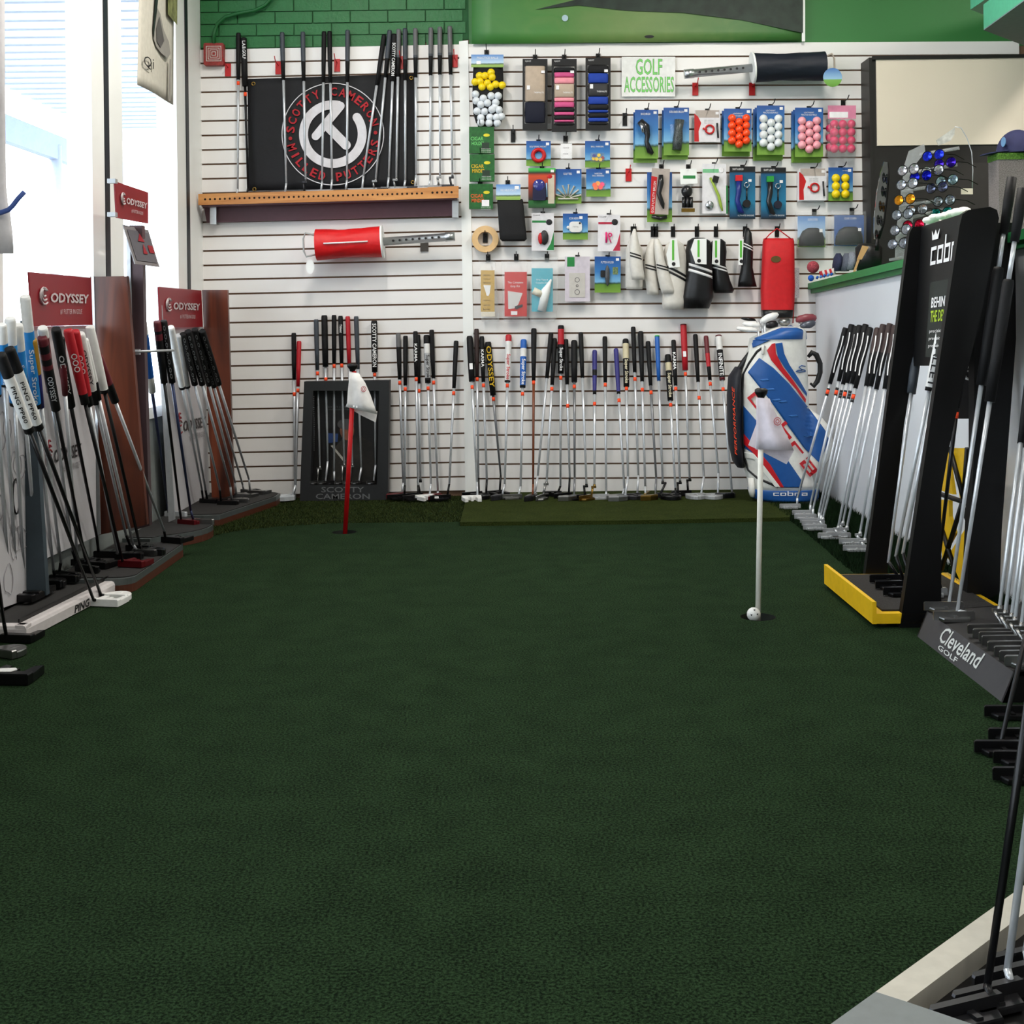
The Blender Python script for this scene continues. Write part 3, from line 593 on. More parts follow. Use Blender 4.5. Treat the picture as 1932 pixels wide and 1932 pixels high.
row([((1055, 290), (1067, 657), (1095, 1480), (1085, 1590), [(.3, 'g'), (1, 'k')], dict(l='grey and black gripped putter', tg=685, kind='heel', hm='r')),
     ((1113, 310), (1112, 708), (1108, 1500), (1105, 1600), 'k', dict(l='plain black gripped putter', tg=738, hm='k')),
     ((1192, 275), (1197, 640), (1213, 1500), (1215, 1605), 'k', dict(l='lettered black gripped putter', tg=660, hm='k', txt=('KARMA', .28, .68, .6))),
     ((1212, 300), (1220, 690), (1232, 1462), (1228, 1590), 'k', dict(l='black knurled putter', tg=750, hm='k', neck='plumb')),
     ((1280, 305), (1292, 688), (1315, 1490), (1305, 1600), [(.18, 'k'), (.38, 'w'), (.9, 'i'), (1, 'k')], dict(l='silver lettered putter with white striped head', tg=732, gt='fat', hm='w', kind='fang', txt=('Super Stroke', .42, .94, .7), tm=ktext)),
     ((1320, 262), (1335, 650), (1370, 1550), (1368, 1592), 'k', dict(l='black gripped putter with dark red head', tg=685, hm='r', kind='fang')),
     ((1515, 350), (1497, 730), (1460, 1490), (1445, 1605), 'k', dict(l='slanted black gripped putter', tg=772, hm='k'))],
    c, LB+', %s past the framed display', 'wall putters past the framed display', zf=.012)
c = cr((870, 580), 4.83)
RR = [((77, 265), (97, 685), (145, 1600), (150, 1755), 'k', dict(l='black gripped putter with white pronged head', tg=740, gt='fat', kind='fang', hm='w', yaw=3.3, txt=('1', .62, .75, .5))),
      ((140, 197), (147, 640), (158, 1560), (162, 1720), 'd', dict(l='dark brown gripped putter', tg=660, hm='k')),
      ((188, 265), (202, 688), (235, 1575), (228, 1735), 'k', dict(l='white lettered black putter', tg=720, txt=('KARMA', .3, .68, .62), hm='k', kind='mallet')),
      ((245, 315), (290, 805), (362, 1540), (352, 1705), 'k', dict(l='slanted yellow lettered black putter', tg=838, gt='fat', txt=('ODYSSEY', .08, .85, .75), tm=ytext, hm='k', kind='fang', sh='g')),
      ((433, 252), (423, 690), (398, 1620), (375, 1745), [(.14, 'r'), (.97, 'w'), (1, 'k')], dict(l='red tipped white gripped putter', tg=725, gt='fat', txt=('Super Stroke', .42, .96, .72), tm=rtext, kind='heel', yaw=4.0, hm='d')),
      ((570, 295), (560, 740), (542, 1640), (525, 1745), [(.19, 'b'), (.36, 'w'), (.96, 'b'), (1, 'k')], dict(l='blue and white gripped putter', tg=800, gt='fat', txt=('Super Stroke', .42, .95, .72), kind='blade', hm='s', yaw=3.3)),
      ((663, 195), (660, 680), (656, 1620), (652, 1750), 'k', dict(l='brown shafted putter', tg=698, sh='w', gt='pis', hm='d', kind='heel', yaw=4.2)),
      ((820, 232), (778, 655), (697, 1545), (672, 1740), 'k', dict(l='slanted plain black gripped putter', hm='s', kind='heel', yaw=4.2)),
      ((853, 285), (830, 718), (778, 1610), (748, 1745), 'k', dict(l='slanted black gripped putter with offset neck', tg=755, neck='plumb', hm='s', yaw=4.3)),
      ((910, 165), (907, 608), (905, 1635), (885, 1715), [(.08, 'k'), (.4, 'r'), (1, 'k')], dict(l='red topped black gripped putter', tg=650, gt='fat', txt=('Super Stroke', .47, .95, .7), hm='k', kind='fang', yaw=3.2)),
      ((955, 292), (967, 710), (990, 1560), (982, 1730), 'k', dict(l='plain black gripped putter', tg=908, hm='k')),
      ((1030, 305), (1030, 690), (1035, 1560), (1030, 1755), 'k', dict(l='stout black gripped putter', tg=735, gt='fat', sh='g', hm='s', kind='heel', yaw=3.5)),
      ((1090, 230), (1105, 655), (1143, 1630), (1130, 1748), 'k', dict(l='untagged black gripped putter', neck='plumb', hm='k', yaw=3.5)),
      ((1217, 393), (1217, 803), (1215, 1635), (1192, 1748), [(.45, 'n'), (.58, 'k'), (.92, 'n'), (1, 'k')], dict(l='short purple and black gripped putter', tg=893, neck='plumb', hm='z', yaw=3.9)),
      ((1310, 268), (1313, 697), (1322, 1690), (1322, 1745), 'k', dict(l='knurled black gripped putter with pale blade', tg=720, hm='g', yaw=3.2))]
row(RR, c, LB+', %s from the white divider', 'wall putters under the accessories', zf=.0185)
c = cr((1130, 580), 4.83)
RQ = [((155, 378), (180, 800), (232, 1660), (215, 1745), [(.95, 'n'), (1, 'k')], dict(l='short navy blue gripped putter', tg=862, hm='s', kind='heel')),
      ((243, 292), (250, 735), (265, 1550), (240, 1760), [(.1, 'k'), (.42, 't'), (1, 'k')], dict(l='tan topped black gripped putter', tg=755, gt='fat', txt=('Super Stroke', .45, .95, .7), tm=M('tan_print', (214, 206, 176), .6), hm='s', kind='heel')),
      ((312, 180), (327, 602), (360, 1540), (350, 1735), 'k', dict(l='tall black gripped putter', tg=665, hm='d', kind='mallet')),
      ((380, 222), (395, 688), (422, 1640), (425, 1740), 'k', dict(l='black gripped putter with brass neck', tg=765, gt='pis', hm='z', yaw=1.3)),
      ((447, 312), (470, 725), (522, 1560), (515, 1750), 'k', dict(l='black gripped putter with gunmetal shaft', tg=790, sh='g', hm='z', kind='heel')),
      ((530, 260), (550, 680), (582, 1600), (560, 1735), 'b', dict(l='bright blue gripped putter', neck='plumb', hm='d', yaw=5.9, cap='e')),
      ((628, 433), (655, 860), (697, 1655), (700, 1740), [(.18, 'k'), (.36, 't'), (1, 'k')], dict(l='short tan banded black gripped putter', tg=903, gt='fat', txt=('Super Stroke', .42, .95, .7), tm=M('tan_print'), hm='k', kind='mallet')),
      ((680, 300), (700, 725), (740, 1600), (722, 1735), 'k', dict(l='small lettered black putter', tg=755, txt=('KARMA', .28, .66, .62), neck='plumb', hm='k')),
      ((770, 155), (787, 580), (828, 1575), (812, 1710), 'r', dict(l='tall red gripped putter', tg=617, gt='fat', txt=('1', .6, .72, .5), neck='plumb', hm='k', cap='m')),
      ((878, 248), (907, 692), (957, 1550), (932, 1735), 'k', dict(l='black gripped putter with pale heel head', tg=838, hm='g', kind='mallet', yaw=3.3)),
      ((975, 262), (1015, 675), (1090, 1520), (1085, 1735), [(.4, 'm'), (.7, 'r'), (1, 'k')], dict(l='red and black gripped putter', tg=710, hm='g', kind='mallet', yaw=3.3)),
      ((1090, 258), (1125, 675), (1213, 1690), (1215, 1735), [(.33, 'w'), (.95, 'k'), (1, 'm')], dict(l='white topped black gripped putter', tg=762, gt='fat', txt=('INFINITE', .42, .92, .62), hm='k', kind='heel', yaw=3.2, cap='m'))]
row(list(reversed(RQ)), c, LB+', %s from the golf bag', 'wall putters by the golf bag', zf=.0185)
# ================================================================ BLACK FRAMED DISPLAY WITH ITS PUTTERS
c = cr((500, 560), 4.2); YD = WY-.16
t = thing('framed_putter_display', at(650, 942, YD), 'black framed putter display with grey lettering standing on the grass', 'display')
P0 = [c(*p) for p in ((310, 672), (985, 662), (972, 1612), (275, 1618))]; I0 = [c(*p) for p in ((382, 745), (905, 745), (888, 1490), (358, 1490))]
fb = M('display_frame', (34, 36, 38), .55)
fz = [atZ(0, 0, 0)]; 
for a in range(4):
    q = (a+1) % 4; m = MB(); m.prism([at(*P0[a], YD), at(*P0[q], YD), at(*I0[q], YD), at(*I0[a], YD)], (0, .09, 0)); m.build('frame_side', fb, t)
m = MB(); m.prism([at(*p, YD+.085) for p in I0], (0, .005, 0)); bk = m.build('backing', M('display_black', (13, 13, 14), .5), t)
pho = M('photo_dark', (40, 38, 34), .7, noise=(18, .7)); skin = M('photo_skin', (120, 78, 60), .7, noise=(30, .3))
m = MB(); pxpoly(m, [c(*p) for p in ((520, 1470), (545, 1200), (620, 1120), (760, 1110), (850, 1160), (880, 1470))], YD+.083, .001); m.build('printed_torso', pho, t)
m = MB(); m.disc(at(*c(650, 1060), YD+.0822), .038, (0, .001, 0), 18, sy=1.35); m.build('printed_face', skin, t)
m = MB(); m.disc(at(*c(640, 1010), YD+.0815), .045, (0, .0006, 0), 18, sy=.62); m.build('printed_cap', M('photo_cap', (70, 70, 72), .7), t)
m = MB(); pxpoly(m, [c(*p) for p in ((500, 1080), (580, 1085), (575, 1150), (500, 1160))], YD+.0828, .001); m.build('printed_sleeve', M('photo_blue', (34, 60, 110), .7), t)
m = MB(); pxpoly(m, [c(*p) for p in ((520, 1180), (535, 1175), (640, 1300), (625, 1310))], YD+.081, .001); m.build('printed_club', M('photo_pale', (170, 168, 160), .7), t)
m = MB(); pxtext(m, 'SCOTTY CAMERON', (*c(500, 865), *c(690, 882)), YD+.08); pxtext(m, 'FINE MILLED PUTTERS', (*c(506, 888), *c(680, 898)), YD+.08); m.build('lettering', greyt, t)
m = MB(); pxtext(m, 'SCOTTY', (*c(446, 1506), *c(785, 1550)), YD-.001, bold=.01); pxtext(m, 'CAMERON', (*c(402, 1560), *c(830, 1603)), YD-.001, bold=.01); m.build('lettering', M('display_letter_grey', (104, 106, 108), .5), t)
m = MB(); A, B_ = at(*c(358, 1488), YD+.002), at(*c(888, 1488), YD+.002); m.prism([A, B_, B_+Vector((0, .083, 0)), A+Vector((0, .083, 0))], (0, 0, -.01)); m.build('ledge', black, t)
m = MB()
for k in range(26): m.box(at(*c(386+3*(k > 9), 790+17*k), YD+.003), (.003, .002, .003))
o = m.build('perforation', greyt, t); o['kind'] = 'stuff'
IN = 'standing inside the framed display'
row([((405, 180), (413, 583), (435, 1360), (418, 1478), 'y', dict(l='dark slate gripped putter', tg=610, neck='plumb', hm='s', yaw=4.1, hk=.62)),
     ((470, 148), (482, 557), (497, 1310), (480, 1478), 'k', dict(l='stout banded black putter', tg=657, gt='fat', hm='s', yaw=4.1, hk=.62)),
     ((547, 145), (545, 533), (548, 1390), (548, 1478), 'k', dict(l='putter with plain black grip and straight neck', tg=552, hm='d', yaw=4.1, hk=.62)),
     ((598, 152), (606, 530), (628, 1340), (612, 1478), 'k', dict(l='putter with small silver script on its grip', tg=548, neck='plumb', hm='s', txt=('Titleist', .18, .36, .5), yaw=4.1, hk=.62)),
     ((655, 155), (668, 560), (693, 1340), (675, 1478), 'r', dict(l='red gripped putter behind the white flag', neck='plumb', hm='s', yaw=4.1, hk=.62)),
     ((722, 155), (735, 575), (763, 1360), (745, 1478), 'y', dict(l='dark slate gripped putter beside the white flag', hm='s', yaw=4.1, hk=.62)),
     ((865, 190), (868, 600), (876, 1340), (862, 1478), 'k', dict(l='putter with bold white capitals down its grip', tg=620, gt='fat', txt=('SCOTTY CAMERON', .06, .9, .62), hm='s', yaw=4.1, hk=.62))],
    c, IN, 'putters in the framed display', zf=None, hz=('Y', YD+.045), et=('Y', WY-.035))
# ================================================================ HANGING ACCESSORIES
sky = ramp_mat('golf_card_print', [(0, (120, 160, 60)), (.24, (96, 140, 48)), (.28, (28, 60, 36)), (.33, (120, 180, 220)), (.6, (50, 120, 186)), (1, (26, 76, 148))], 'Z', .4, .05, 7)
skyl = ramp_mat('pale_golf_print', [(0, (120, 160, 70)), (.22, (150, 180, 90)), (.3, (50, 80, 60)), (.38, (190, 215, 236)), (1, (84, 136, 200))], 'Z', .4, .06, 7)
tealc = ramp_mat('teal_card_print', [(0, (16, 22, 28)), (.06, (20, 60, 90)), (.3, (26, 120, 160)), (.86, (18, 84, 124)), (.9, (16, 18, 22)), (1, (18, 20, 24))], 'Z', .35)
grc = M('green_card', (26, 92, 36), .45, noise=(50, .25)); whc = M('white_card', (224, 222, 226), .45); bkc = M('black_card', (20, 20, 22), .4)
grn = M('green_print', (60, 150, 60), .5); oran = M('orange_print', (226, 92, 30), .5); sticker = M('price_sticker', (236, 234, 236), .5)
BLACKH = 'black hooks of the accessory wall'
NH = [0]
def bhook(u, v, what, w=4.2, h=7, L=.12):
    NH[0] += 1; hook(u, v, black, 'k', 'black metal hook holding the %s' % what, None, w, h, L, 7)
def sheet(root, rect, Y, mat, name='backing_card', th=.002, rr=0):
    return pxrect(MB(), rect, Y, th, 0, rr).build(name, mat, root)
def pack(name, label, rect, Y, mat, what, cat='pack', hk=None, th=.002, group=None, rr=0, stick=True, title=None):
    u0, v0, u1, v1 = rect; t = thing(name, at((u0+u1)/2, v1, Y), label, cat, group)
    sheet(t, rect, Y, mat, th=th, rr=rr)
    if stick: a, q = (stick if isinstance(stick, tuple) else (u1-9, v0+3)); sheet(t, (a, q, a+6, q+5), Y-.001, sticker, 'price_sticker', .0008)
    if title:
        m = MB(); rows_ = title if isinstance(title, list) else [title]
        for s, r in rows_: pxtext(m, s, r, Y-.0012)
        m.build('lettering', wtext, t)
    if hk is not False: bhook(*(hk or ((u0+u1)/2, v0+4)), what)
    return t
def ell(root, u, v, ru, rv, Y, mat, name, dy=.012, n=14):
    k = Y/F; return MB().sphere(at(u, v, Y), ru*k, n, 0, (1, dy/(ru*k), rv/ru)).build(name, mat, root)
def rod(root, pts, Y, r, mat, name, n=8):
    return MB().tube([at(u, v, Y) for u, v in pts], r, n).build(name, mat, root)
YA = WY-.055
# -- mesh bag of balls
t = thing('ball_bag', at(921, 238, YA), 'mesh bag of yellow and white golf balls under a golf print header', 'pack')
sheet(t, (889, 103, 950, 127), YA-.03, skyl, 'header_card'); sheet(t, (899, 115, 907, 121), YA-.031, sticker, 'price_sticker')
m = MB(); pxtext(m, 'PRACTICE BALLS', (900, 107, 940, 111), YA-.0315); m.build('lettering', wtext, t)
loft(MB(), [(126, 893, 949), (150, 892, 950), (180, 891, 949), (215, 893, 949), (232, 898, 946), (238, 905, 935)], YA, .03, 18).build('mesh_bag', M('black_mesh', (14, 14, 15), .8), t)
yb = M('ball_yellow', (238, 208, 20), .35); wbm = M('ball_pale', (216, 222, 228), .3)
for x, y in ((160, 470), (225, 470), (310, 485), (105, 545), (165, 540), (255, 560), (355, 575), (190, 605), (290, 605), (300, 430), (435, 585)): MB().sphere(at(880+x/6.44, 70+y/6.44, YA-.028), .0205, 14).build('ball', yb, t)
for x, y in ((110, 695), (300, 715), (385, 715), (120, 775), (205, 745), (175, 820), (255, 800), (355, 795), (130, 900), (220, 905), (310, 880), (395, 885), (175, 980), (285, 975), (365, 975), (425, 965), (175, 1040), (275, 1045), (375, 1045), (345, 850)):
    MB().sphere(at(880+x/6.44, 70+y/6.44, YA-.026-.004*((x+y) % 3)), .0205, 14).build('ball', wbm, t)
bhook(918, 101, 'bag of balls')
# -- three sock packs
tan = M('tan_knit', (184, 166, 148), .8); navk = M('navy_knit', (14, 18, 38), .8); pnk = M('pink_knit', (206, 84, 136), .8); pkl = M('pale_pink_knit', (238, 150, 164), .8); blk = M('blue_knit', (28, 62, 158), .8); kk = M('black_knit', (20, 20, 24), .8)
def glove(rect, what, label, strips):
    u0, v0, u1, v1 = rect; t = thing('glove_pack', at((u0+u1)/2, v1, YA), label, 'pack')
    for r, nm in (((u0, v0, u1, v0+13), 'frame_top'), ((u0, v1-13, u1, v1), 'frame_bottom'), ((u0, v0+13, u0+4, v1-13), 'frame_side'), ((u1-4, v0+13, u1, v1-13), 'frame_side')): sheet(t, r, YA-.02, bkc, nm, .02)
    for a, q, mt, nm in strips:
        loft(MB(), [(a, u0+5, u1-5, .7), (a+1.5, u0+4.5, u1-4.5), ((a+q)/2, u0+4, u1-4, 1.05), (q-1.5, u0+4.5, u1-4.5), (q, u0+5, u1-5, .7)], YA-.012, .016, 14, p=3).build(nm, mt, t)
    sheet(t, (u1-12, v0+22, u1-5, v0+27), YA-.031, sticker, 'price_sticker', .001); sheet(t, (u0+8, v0+50, u0+14, v0+58), YA-.031, sticker, 'size_label', .001)
    m = MB(); pxtext(m, 'THERMALITE', (u1-26, v0+62, u1-7, v0+65), YA-.031); pxtext(m, 'FLEXI FIT', (u0+5, v0+3, u0+16, v0+6), YA-.0215); m.build('lettering', wtext, t)
    bhook((u0+u1)/2, v0+1, what, h=9)
glove((986, 111, 1033, 246), 'tan pack', 'black framed glove pack with plain tan card and navy knit', [(125, 192, tan, 'card_sleeve'), (193, 232, navk, 'knit_glove')])
glove((1041, 111, 1088, 248), 'pink pack', 'black framed glove pack with pink striped knit', [(128, 136, kk, 'knit_stripe'), (137, 146, pnk, 'knit_stripe'), (147, 158, pkl, 'knit_stripe'), (159, 184, tan, 'card_sleeve'), (185, 192, pkl, 'knit_stripe'), (193, 203, pnk, 'knit_stripe'), (204, 211, kk, 'knit_stripe'), (212, 218, pnk, 'knit_stripe'), (219, 226, kk, 'knit_stripe'), (227, 231, pnk, 'knit_stripe'), (232, 237, kk, 'knit_stripe')])
glove((1105, 109, 1152, 246), 'blue pack', 'black framed glove pack with blue striped knit', [(124, 138, kk, 'knit_stripe'), (139, 157, blk, 'knit_stripe'), (158, 182, M('charcoal_card', (48, 48, 50), .6), 'card_sleeve'), (183, 197, blk, 'knit_stripe'), (198, 207, kk, 'knit_stripe'), (208, 213, blk, 'knit_stripe'), (214, 222, kk, 'knit_stripe'), (223, 230, blk, 'knit_stripe'), (231, 236, kk, 'knit_stripe')])
# -- three green boxes by the divider
for (r, bl_, lab, tc_) in (((885, 239, 932, 289), 'CIGAR HOLDER', 'green box with pale green print, topmost of three beside the divider', M('lime_print', (110, 200, 110), .5)), ((886, 291, 933, 342), 'CIGAR MINDER', 'green box with yellow lettering, middle of three beside the divider', ytext), ((885, 347, 930, 394), 'CIGAR MINDER', 'green box with orange lettering, lowest of three beside the divider', oran)):
    t = thing('cigar_clip_box', at((r[0]+r[2])/2, r[3], YA), lab, 'box')
    sheet(t, r, YA-.025, grc, 'carton', .03); a, q = bl_.split(); m = MB()
    pxtext(m, a, (r[0]+3, r[1]+19, r[0]+27, r[1]+26), YA-.0258, bold=.01); pxtext(m, q, (r[0]+5, r[1]+28, r[0]+29, r[1]+35), YA-.0258, bold=.01); m.build('lettering', tc_, t)
    m = MB(); m.disc(at(r[0]+33, r[1]+16, YA-.0262), .017, (0, .0006, 0), 14, sy=.5); m.build('printed_badge', M('badge_yellow', (214, 200, 40), .5), t)
    sheet(t, (r[0]+24, r[1]+30, r[0]+38, r[1]+42), YA-.0264, M('badge_dark', (30, 50, 34), .5) if tc_ is not oran else sticker, 'printed_picture', .0006)
    m = MB()
    for k in range(3): pxtext(m, 'hold it steady', (r[0]+23, r[1]+41+3*k, r[0]+41, r[1]+43+3*k), YA-.0268)
    m.build('lettering', wtext, t); bhook(r[0]+21, r[1]+3, 'green box with %s' % ('pale print' if tc_ is not ytext and tc_ is not oran else 'yellow letters' if tc_ is ytext else 'orange letters'))
hook(968, 256, black, 'k', 'empty black hook beside the green boxes', None, 4.2, 12); hook(1179, 225, black, 'k', 'empty black hook under the accessories sign', None, 4.2, 12); hook(1186, 330, red, 'r', 'empty red hook amid the hanging accessories', None, 5.5, 12)
# -- small golf cards, second row
t = pack('swing_weight_pack', 'golf print card with a red ring swing weight', (993, 266, 1039, 313), YA, sky, 'swing weight card', title=('GOLF SWING WEIGHT', (999, 275, 1031, 278)))
MB().torus(at(1016, 293, YA-.008), .030, .0105, n=24, k=10).build('weight_ring', red, t)
t = thing('marker_case', at(1068, 301, YA-.03), 'small clear plastic case with white insert hanging on a hook', 'case'); sheet(t, (1058, 271, 1079, 299), YA-.02, sticker, 'insert', .004); sheet(t, (1056, 267, 1080, 301), YA-.03, clear, 'clear_shell', .03)
m = MB(); pxtext(m, 'MARKER', (1063, 278, 1074, 280), YA-.0205); pxtext(m, '---', (1063, 290, 1072, 291), YA-.0205); m.build('lettering', ktext, t); bhook(1067, 263, 'small clear case')
t = pack('ball_marker_pack', 'golf print card with a box of multicoloured ball markers', (1104, 266, 1151, 316), YA, sky, 'multicoloured markers', title=('BALL MARKERS', (1115, 275, 1139, 278)))
for x, y, cm in ((1121, 294, (40, 44, 140)), (1130, 293, (236, 200, 40)), (1137, 298, (150, 30, 40)), (1125, 300, (200, 30, 36)), (1126, 300, (240, 200, 20)), (1133, 301, (226, 190, 60)), (1120, 299, (236, 236, 236))): MB().disc(at(x, y, YA-.006-.0005*(x % 5)), .0095, (0, .003, 0), 12).build('marker', M('marker_%d' % cm[0], cm, .4), t)
sheet(t, (1114, 288, 1140, 306), YA-.012, clear, 'clear_box', .012, 2)
t = pack('laser_trainer_pack', 'orange and green card with a blue domed device', (997, 317, 1048, 392), YA-.02, ramp_mat('laser_print', [(0, (20, 60, 24)), (.18, (40, 120, 50)), (.2, (30, 26, 26)), (.8, (200, 70, 30)), (.88, (30, 34, 30)), (.95, (60, 170, 70)), (1, (70, 180, 80))], 'Z'), 'orange and green card', th=.02)
ell(t, 1017, 350, 12, 12, YA-.034, M('blue_dome', (52, 58, 130), .15, coat=.5), 'dome'); sheet(t, (1005, 352, 1030, 378), YA-.04, M('device_dark', (30, 32, 60), .3), 'body', .02, 3); ell(t, 1037, 333, 5, 4, YA-.022, red, 'printed_ball', .002); sheet(t, (1034, 330, 1046, 384), YA-.0215, M('card_cream', (200, 190, 170), .5), 'side_print', .0006); rod(t, [(1031, 345), (1032, 372)], YA-.03, .004, M('pale_blue_plastic', (150, 190, 220), .3), 'pen')
t = pack('tee_pack', 'golf print card with a fan of pale tees', (1046, 319, 1097, 384), YA, sky, 'fan of tees', title=('GOLF TEES', (1063, 326, 1079, 330)))
for k, a in enumerate((-72, -48, -22, 4, 28, 52, 76)):
    q = math.radians(a); MB().tube([at(1071+5*math.sin(q), 374-4*math.cos(q), YA-.006), at(1071+25*math.sin(q), 374-25*math.cos(q), YA-.006), at(1071+26*math.sin(q), 374-26*math.cos(q), YA-.006)], [.003, .0042, .006], 8).build('tee', M('pale_tee', (206, 200, 188), .5), t)
MB().tube([at(1053, 375, YA-.007), at(1091, 375, YA-.007)], .0045, 8).build('tee', M('pale_tee'), t)
t = pack('ball_marker_pack', 'golf print card with a neon orange and pink marker box', (1106, 319, 1152, 371), YA, sky, 'neon markers', title=[('NEON', (1122, 326, 1136, 329)), ('BALL MARKERS', (1118, 330, 1140, 333))])
for x, y, cm in ((1122, 349, (255, 96, 40)), (1128, 346, (250, 160, 50)), (1136, 348, (250, 50, 120)), (1133, 353, (255, 70, 70)), (1124, 354, (255, 120, 30))): MB().disc(at(x, y, YA-.006-.0005*(x % 4)), .0125, (0, .003, 0), 12).build('marker', M('neon_%d' % cm[1], cm, .4), t)
sheet(t, (1116, 342, 1143, 359), YA-.012, clear, 'clear_box', .012, 2)
# -- black pouch, wooden ring
t = thing('valuables_pouch', at(966, 455, YA-.03), 'black fabric pouch hanging under a golf print header', 'pouch'); sheet(t, (936, 348, 982, 377), YA-.055, skyl, 'header_card'); sheet(t, (971, 351, 979, 357), YA-.056, sticker, 'price_sticker', .0006)
m = MB(); pxtext(m, 'VALUABLES POUCH', (944, 357, 974, 361), YA-.0563); m.build('lettering', wtext, t)
loft(MB(), [(376, 939, 986, .6), (379, 938, 987), (410, 940, 990), (440, 942, 993), (451, 943, 994), (455, 947, 990, .6)], YA-.03, .022, 18, p=5).build('pouch_body', M('black_nylon', (17, 17, 19), .8, bump=(300, .1)), t); bhook(958, 347, 'black pouch')
b = MB(); b.disc(at(915.5, 451, WY-.06), .0705, (0, .03, 0), 36, r2=.039); tag(b.build('tape_roll', M('tape_tan', (222, 184, 132), .55)), 'roll of tan grip tape hung on a black hook', 'tape'); hook(915.5, 449, black, 'k', 'black hook through the roll of tan tape', None, 4.5, 9, .06)
# -- third row cards
def wcard(rect, label, acc, what):
    t = pack('gadget_pack', label, rect, YA, whc, what, stick=False); u0, v0, u1, v1 = rect
    m = MB(); pxpoly(m, [(u1-14, v1-1), (u1-6, v1-14), (u1, v1-36), (u1, v1-1)], YA-.0006, .0005); m.build('printed_swoosh', acc, t)
    sheet(t, (u0+1, v0+14, u0+27, v0+18), YA-.0008, acc, 'printed_band', .0006); m = MB(); pxtext(m, 'CHAMP', (u0+3, v0+3, u0+16, v0+5.5), YA-.0008); m.build('lettering', ktext, t); return t
t = wcard((1003, 402, 1045, 473), 'white card with a red and black clicker', M('swoosh_green', (34, 128, 62), .5), 'red and black clicker card')
ell(t, 1027, 448, 8, 14, YA-.012, M('clicker_black', (40, 38, 40), .4), 'clicker', .010); ell(t, 1020, 450, 5, 11, YA-.011, red, 'clicker_side', .010); ell(t, 1036, 419, 6, 5.5, YA-.002, darkst, 'printed_picture', .001)
t = pack('score_keeper_pack', 'golf print card with a white score keeper', (1062, 403, 1109, 452), YA, sky, 'score keeper card', title=('SCORE KEEPER', (1074, 410, 1092, 414)), stick=(1093, 408))
sheet(t, (1074, 418, 1098, 438), YA-.012, gwhite, 'counter', .011, 6); m = MB(); pxtext(m, '-TOTAL-', (1080, 427, 1093, 429), YA-.0126); m.build('lettering', ktext, t); ell(t, 1072, 429, 3, 3, YA-.006, gwhite, 'thumb_wheel', .004); ell(t, 1094, 421, 2, 2, YA-.013, ktext, 'button', .002)
t = wcard((1128, 405, 1170, 474), 'pale card with a magenta divot clip', M('swoosh_red', (178, 40, 66), .5), 'magenta clip card')
sheet(t, (1141, 436, 1154, 459), YA-.008, clear, 'clear_box', .007, 1); MB().torus(at(1151, 443, YA-.009), .0085, .003).build('clip_ring', M('magenta_plastic', (222, 24, 112), .35), t); rod(t, [(1144, 438), (1144, 458)], YA-.006, .005, M('magenta_plastic'), 'clip_bar'); rod(t, [(1148, 446), (1153, 458)], YA-.009, .003, M('magenta_plastic'), 'clip_leg'); ell(t, 1160, 419, 6, 6, YA-.002, darkst, 'printed_picture', .001)
# -- bags of tools
clr = M('thin_film', (240, 244, 246), .1, alpha=.10, spec=.9)
def film(t, rows_, Y, d): return loft(MB(), rows_, Y, d, 16, p=3).build('clear_bag', clr, t)
t = thing('tape_strip_bag', at(922, 607, YA), 'narrow clear bag with ochre instruction card', 'bag'); sheet(t, (907, 510, 933, 588), YA-.008, M('ochre_card', (196, 160, 80), .5), 'card'); sheet(t, (908, 588, 934, 597), YA-.007, M('cream_card', (226, 218, 200), .5), 'insert'); film(t, [(492, 903, 935), (520, 904, 936), (570, 906, 940), (602, 908, 942), (607, 909, 942, .3)], YA-.008, .012)
m = MB(); pxpoly(m, [(912, 538), (926, 538), (924, 553), (922, 558), (918, 558), (917, 553)], YA-.0092, .0008); m.build('printed_spoon', wtext, t); m = MB()
for k, (s, v) in enumerate((('PREP TOOLS', 518), ('Grip Removal', 525), ('Shield', 532), ('use with care', 565), ('made for clubs', 574), ('kit', 582))): pxtext(m, s, (912, v, 925, v+3), YA-.0092)
m.build('lettering', ktext, t); bhook(921, 487, 'ochre card bag')
t = thing('grip_kit_bag', at(972, 607, YA), 'clear bag with red complete grip kit card', 'bag'); sheet(t, (952, 513, 994, 597), YA-.012, M('kit_red', (196, 40, 38), .5), 'card'); film(t, [(492, 946, 994), (520, 947, 996), (570, 948, 998), (602, 949, 997), (607, 952, 994, .3)], YA-.008, .016)
m = MB(); pxtext(m, 'The Complete', (958, 531, 987, 536), YA-.0132); pxtext(m, 'Grip Kit', (963, 538, 981, 543), YA-.0132); m.build('lettering', wtext, t); m = MB(); pxpoly(m, [(958, 549), (986, 553), (978, 574), (970, 582), (959, 583)], YA-.0135, .001); m.build('printed_papers', M('paper_grey', (206, 204, 202), .5), t); m = MB(); pxpoly(m, [(971, 578), (986, 574), (986, 579), (973, 584)], YA-.014, .001); m.build('printed_clamp', darkst, t); sheet(t, (964, 587, 976, 594), YA-.0135, sticker, 'barcode', .0006); bhook(974, 486, 'red grip kit')
t = thing('solvent_kit_bag', at(1027, 607, YA), 'clear bag with white bottle and teal card', 'bag'); sheet(t, (1003, 506, 1043, 588), YA-.012, M('teal_card', (70, 168, 186), .5), 'card'); film(t, [(487, 1002, 1053), (520, 1001, 1053), (570, 999, 1053), (600, 998, 1050), (607, 1003, 1046, .3)], YA-.008, .02)
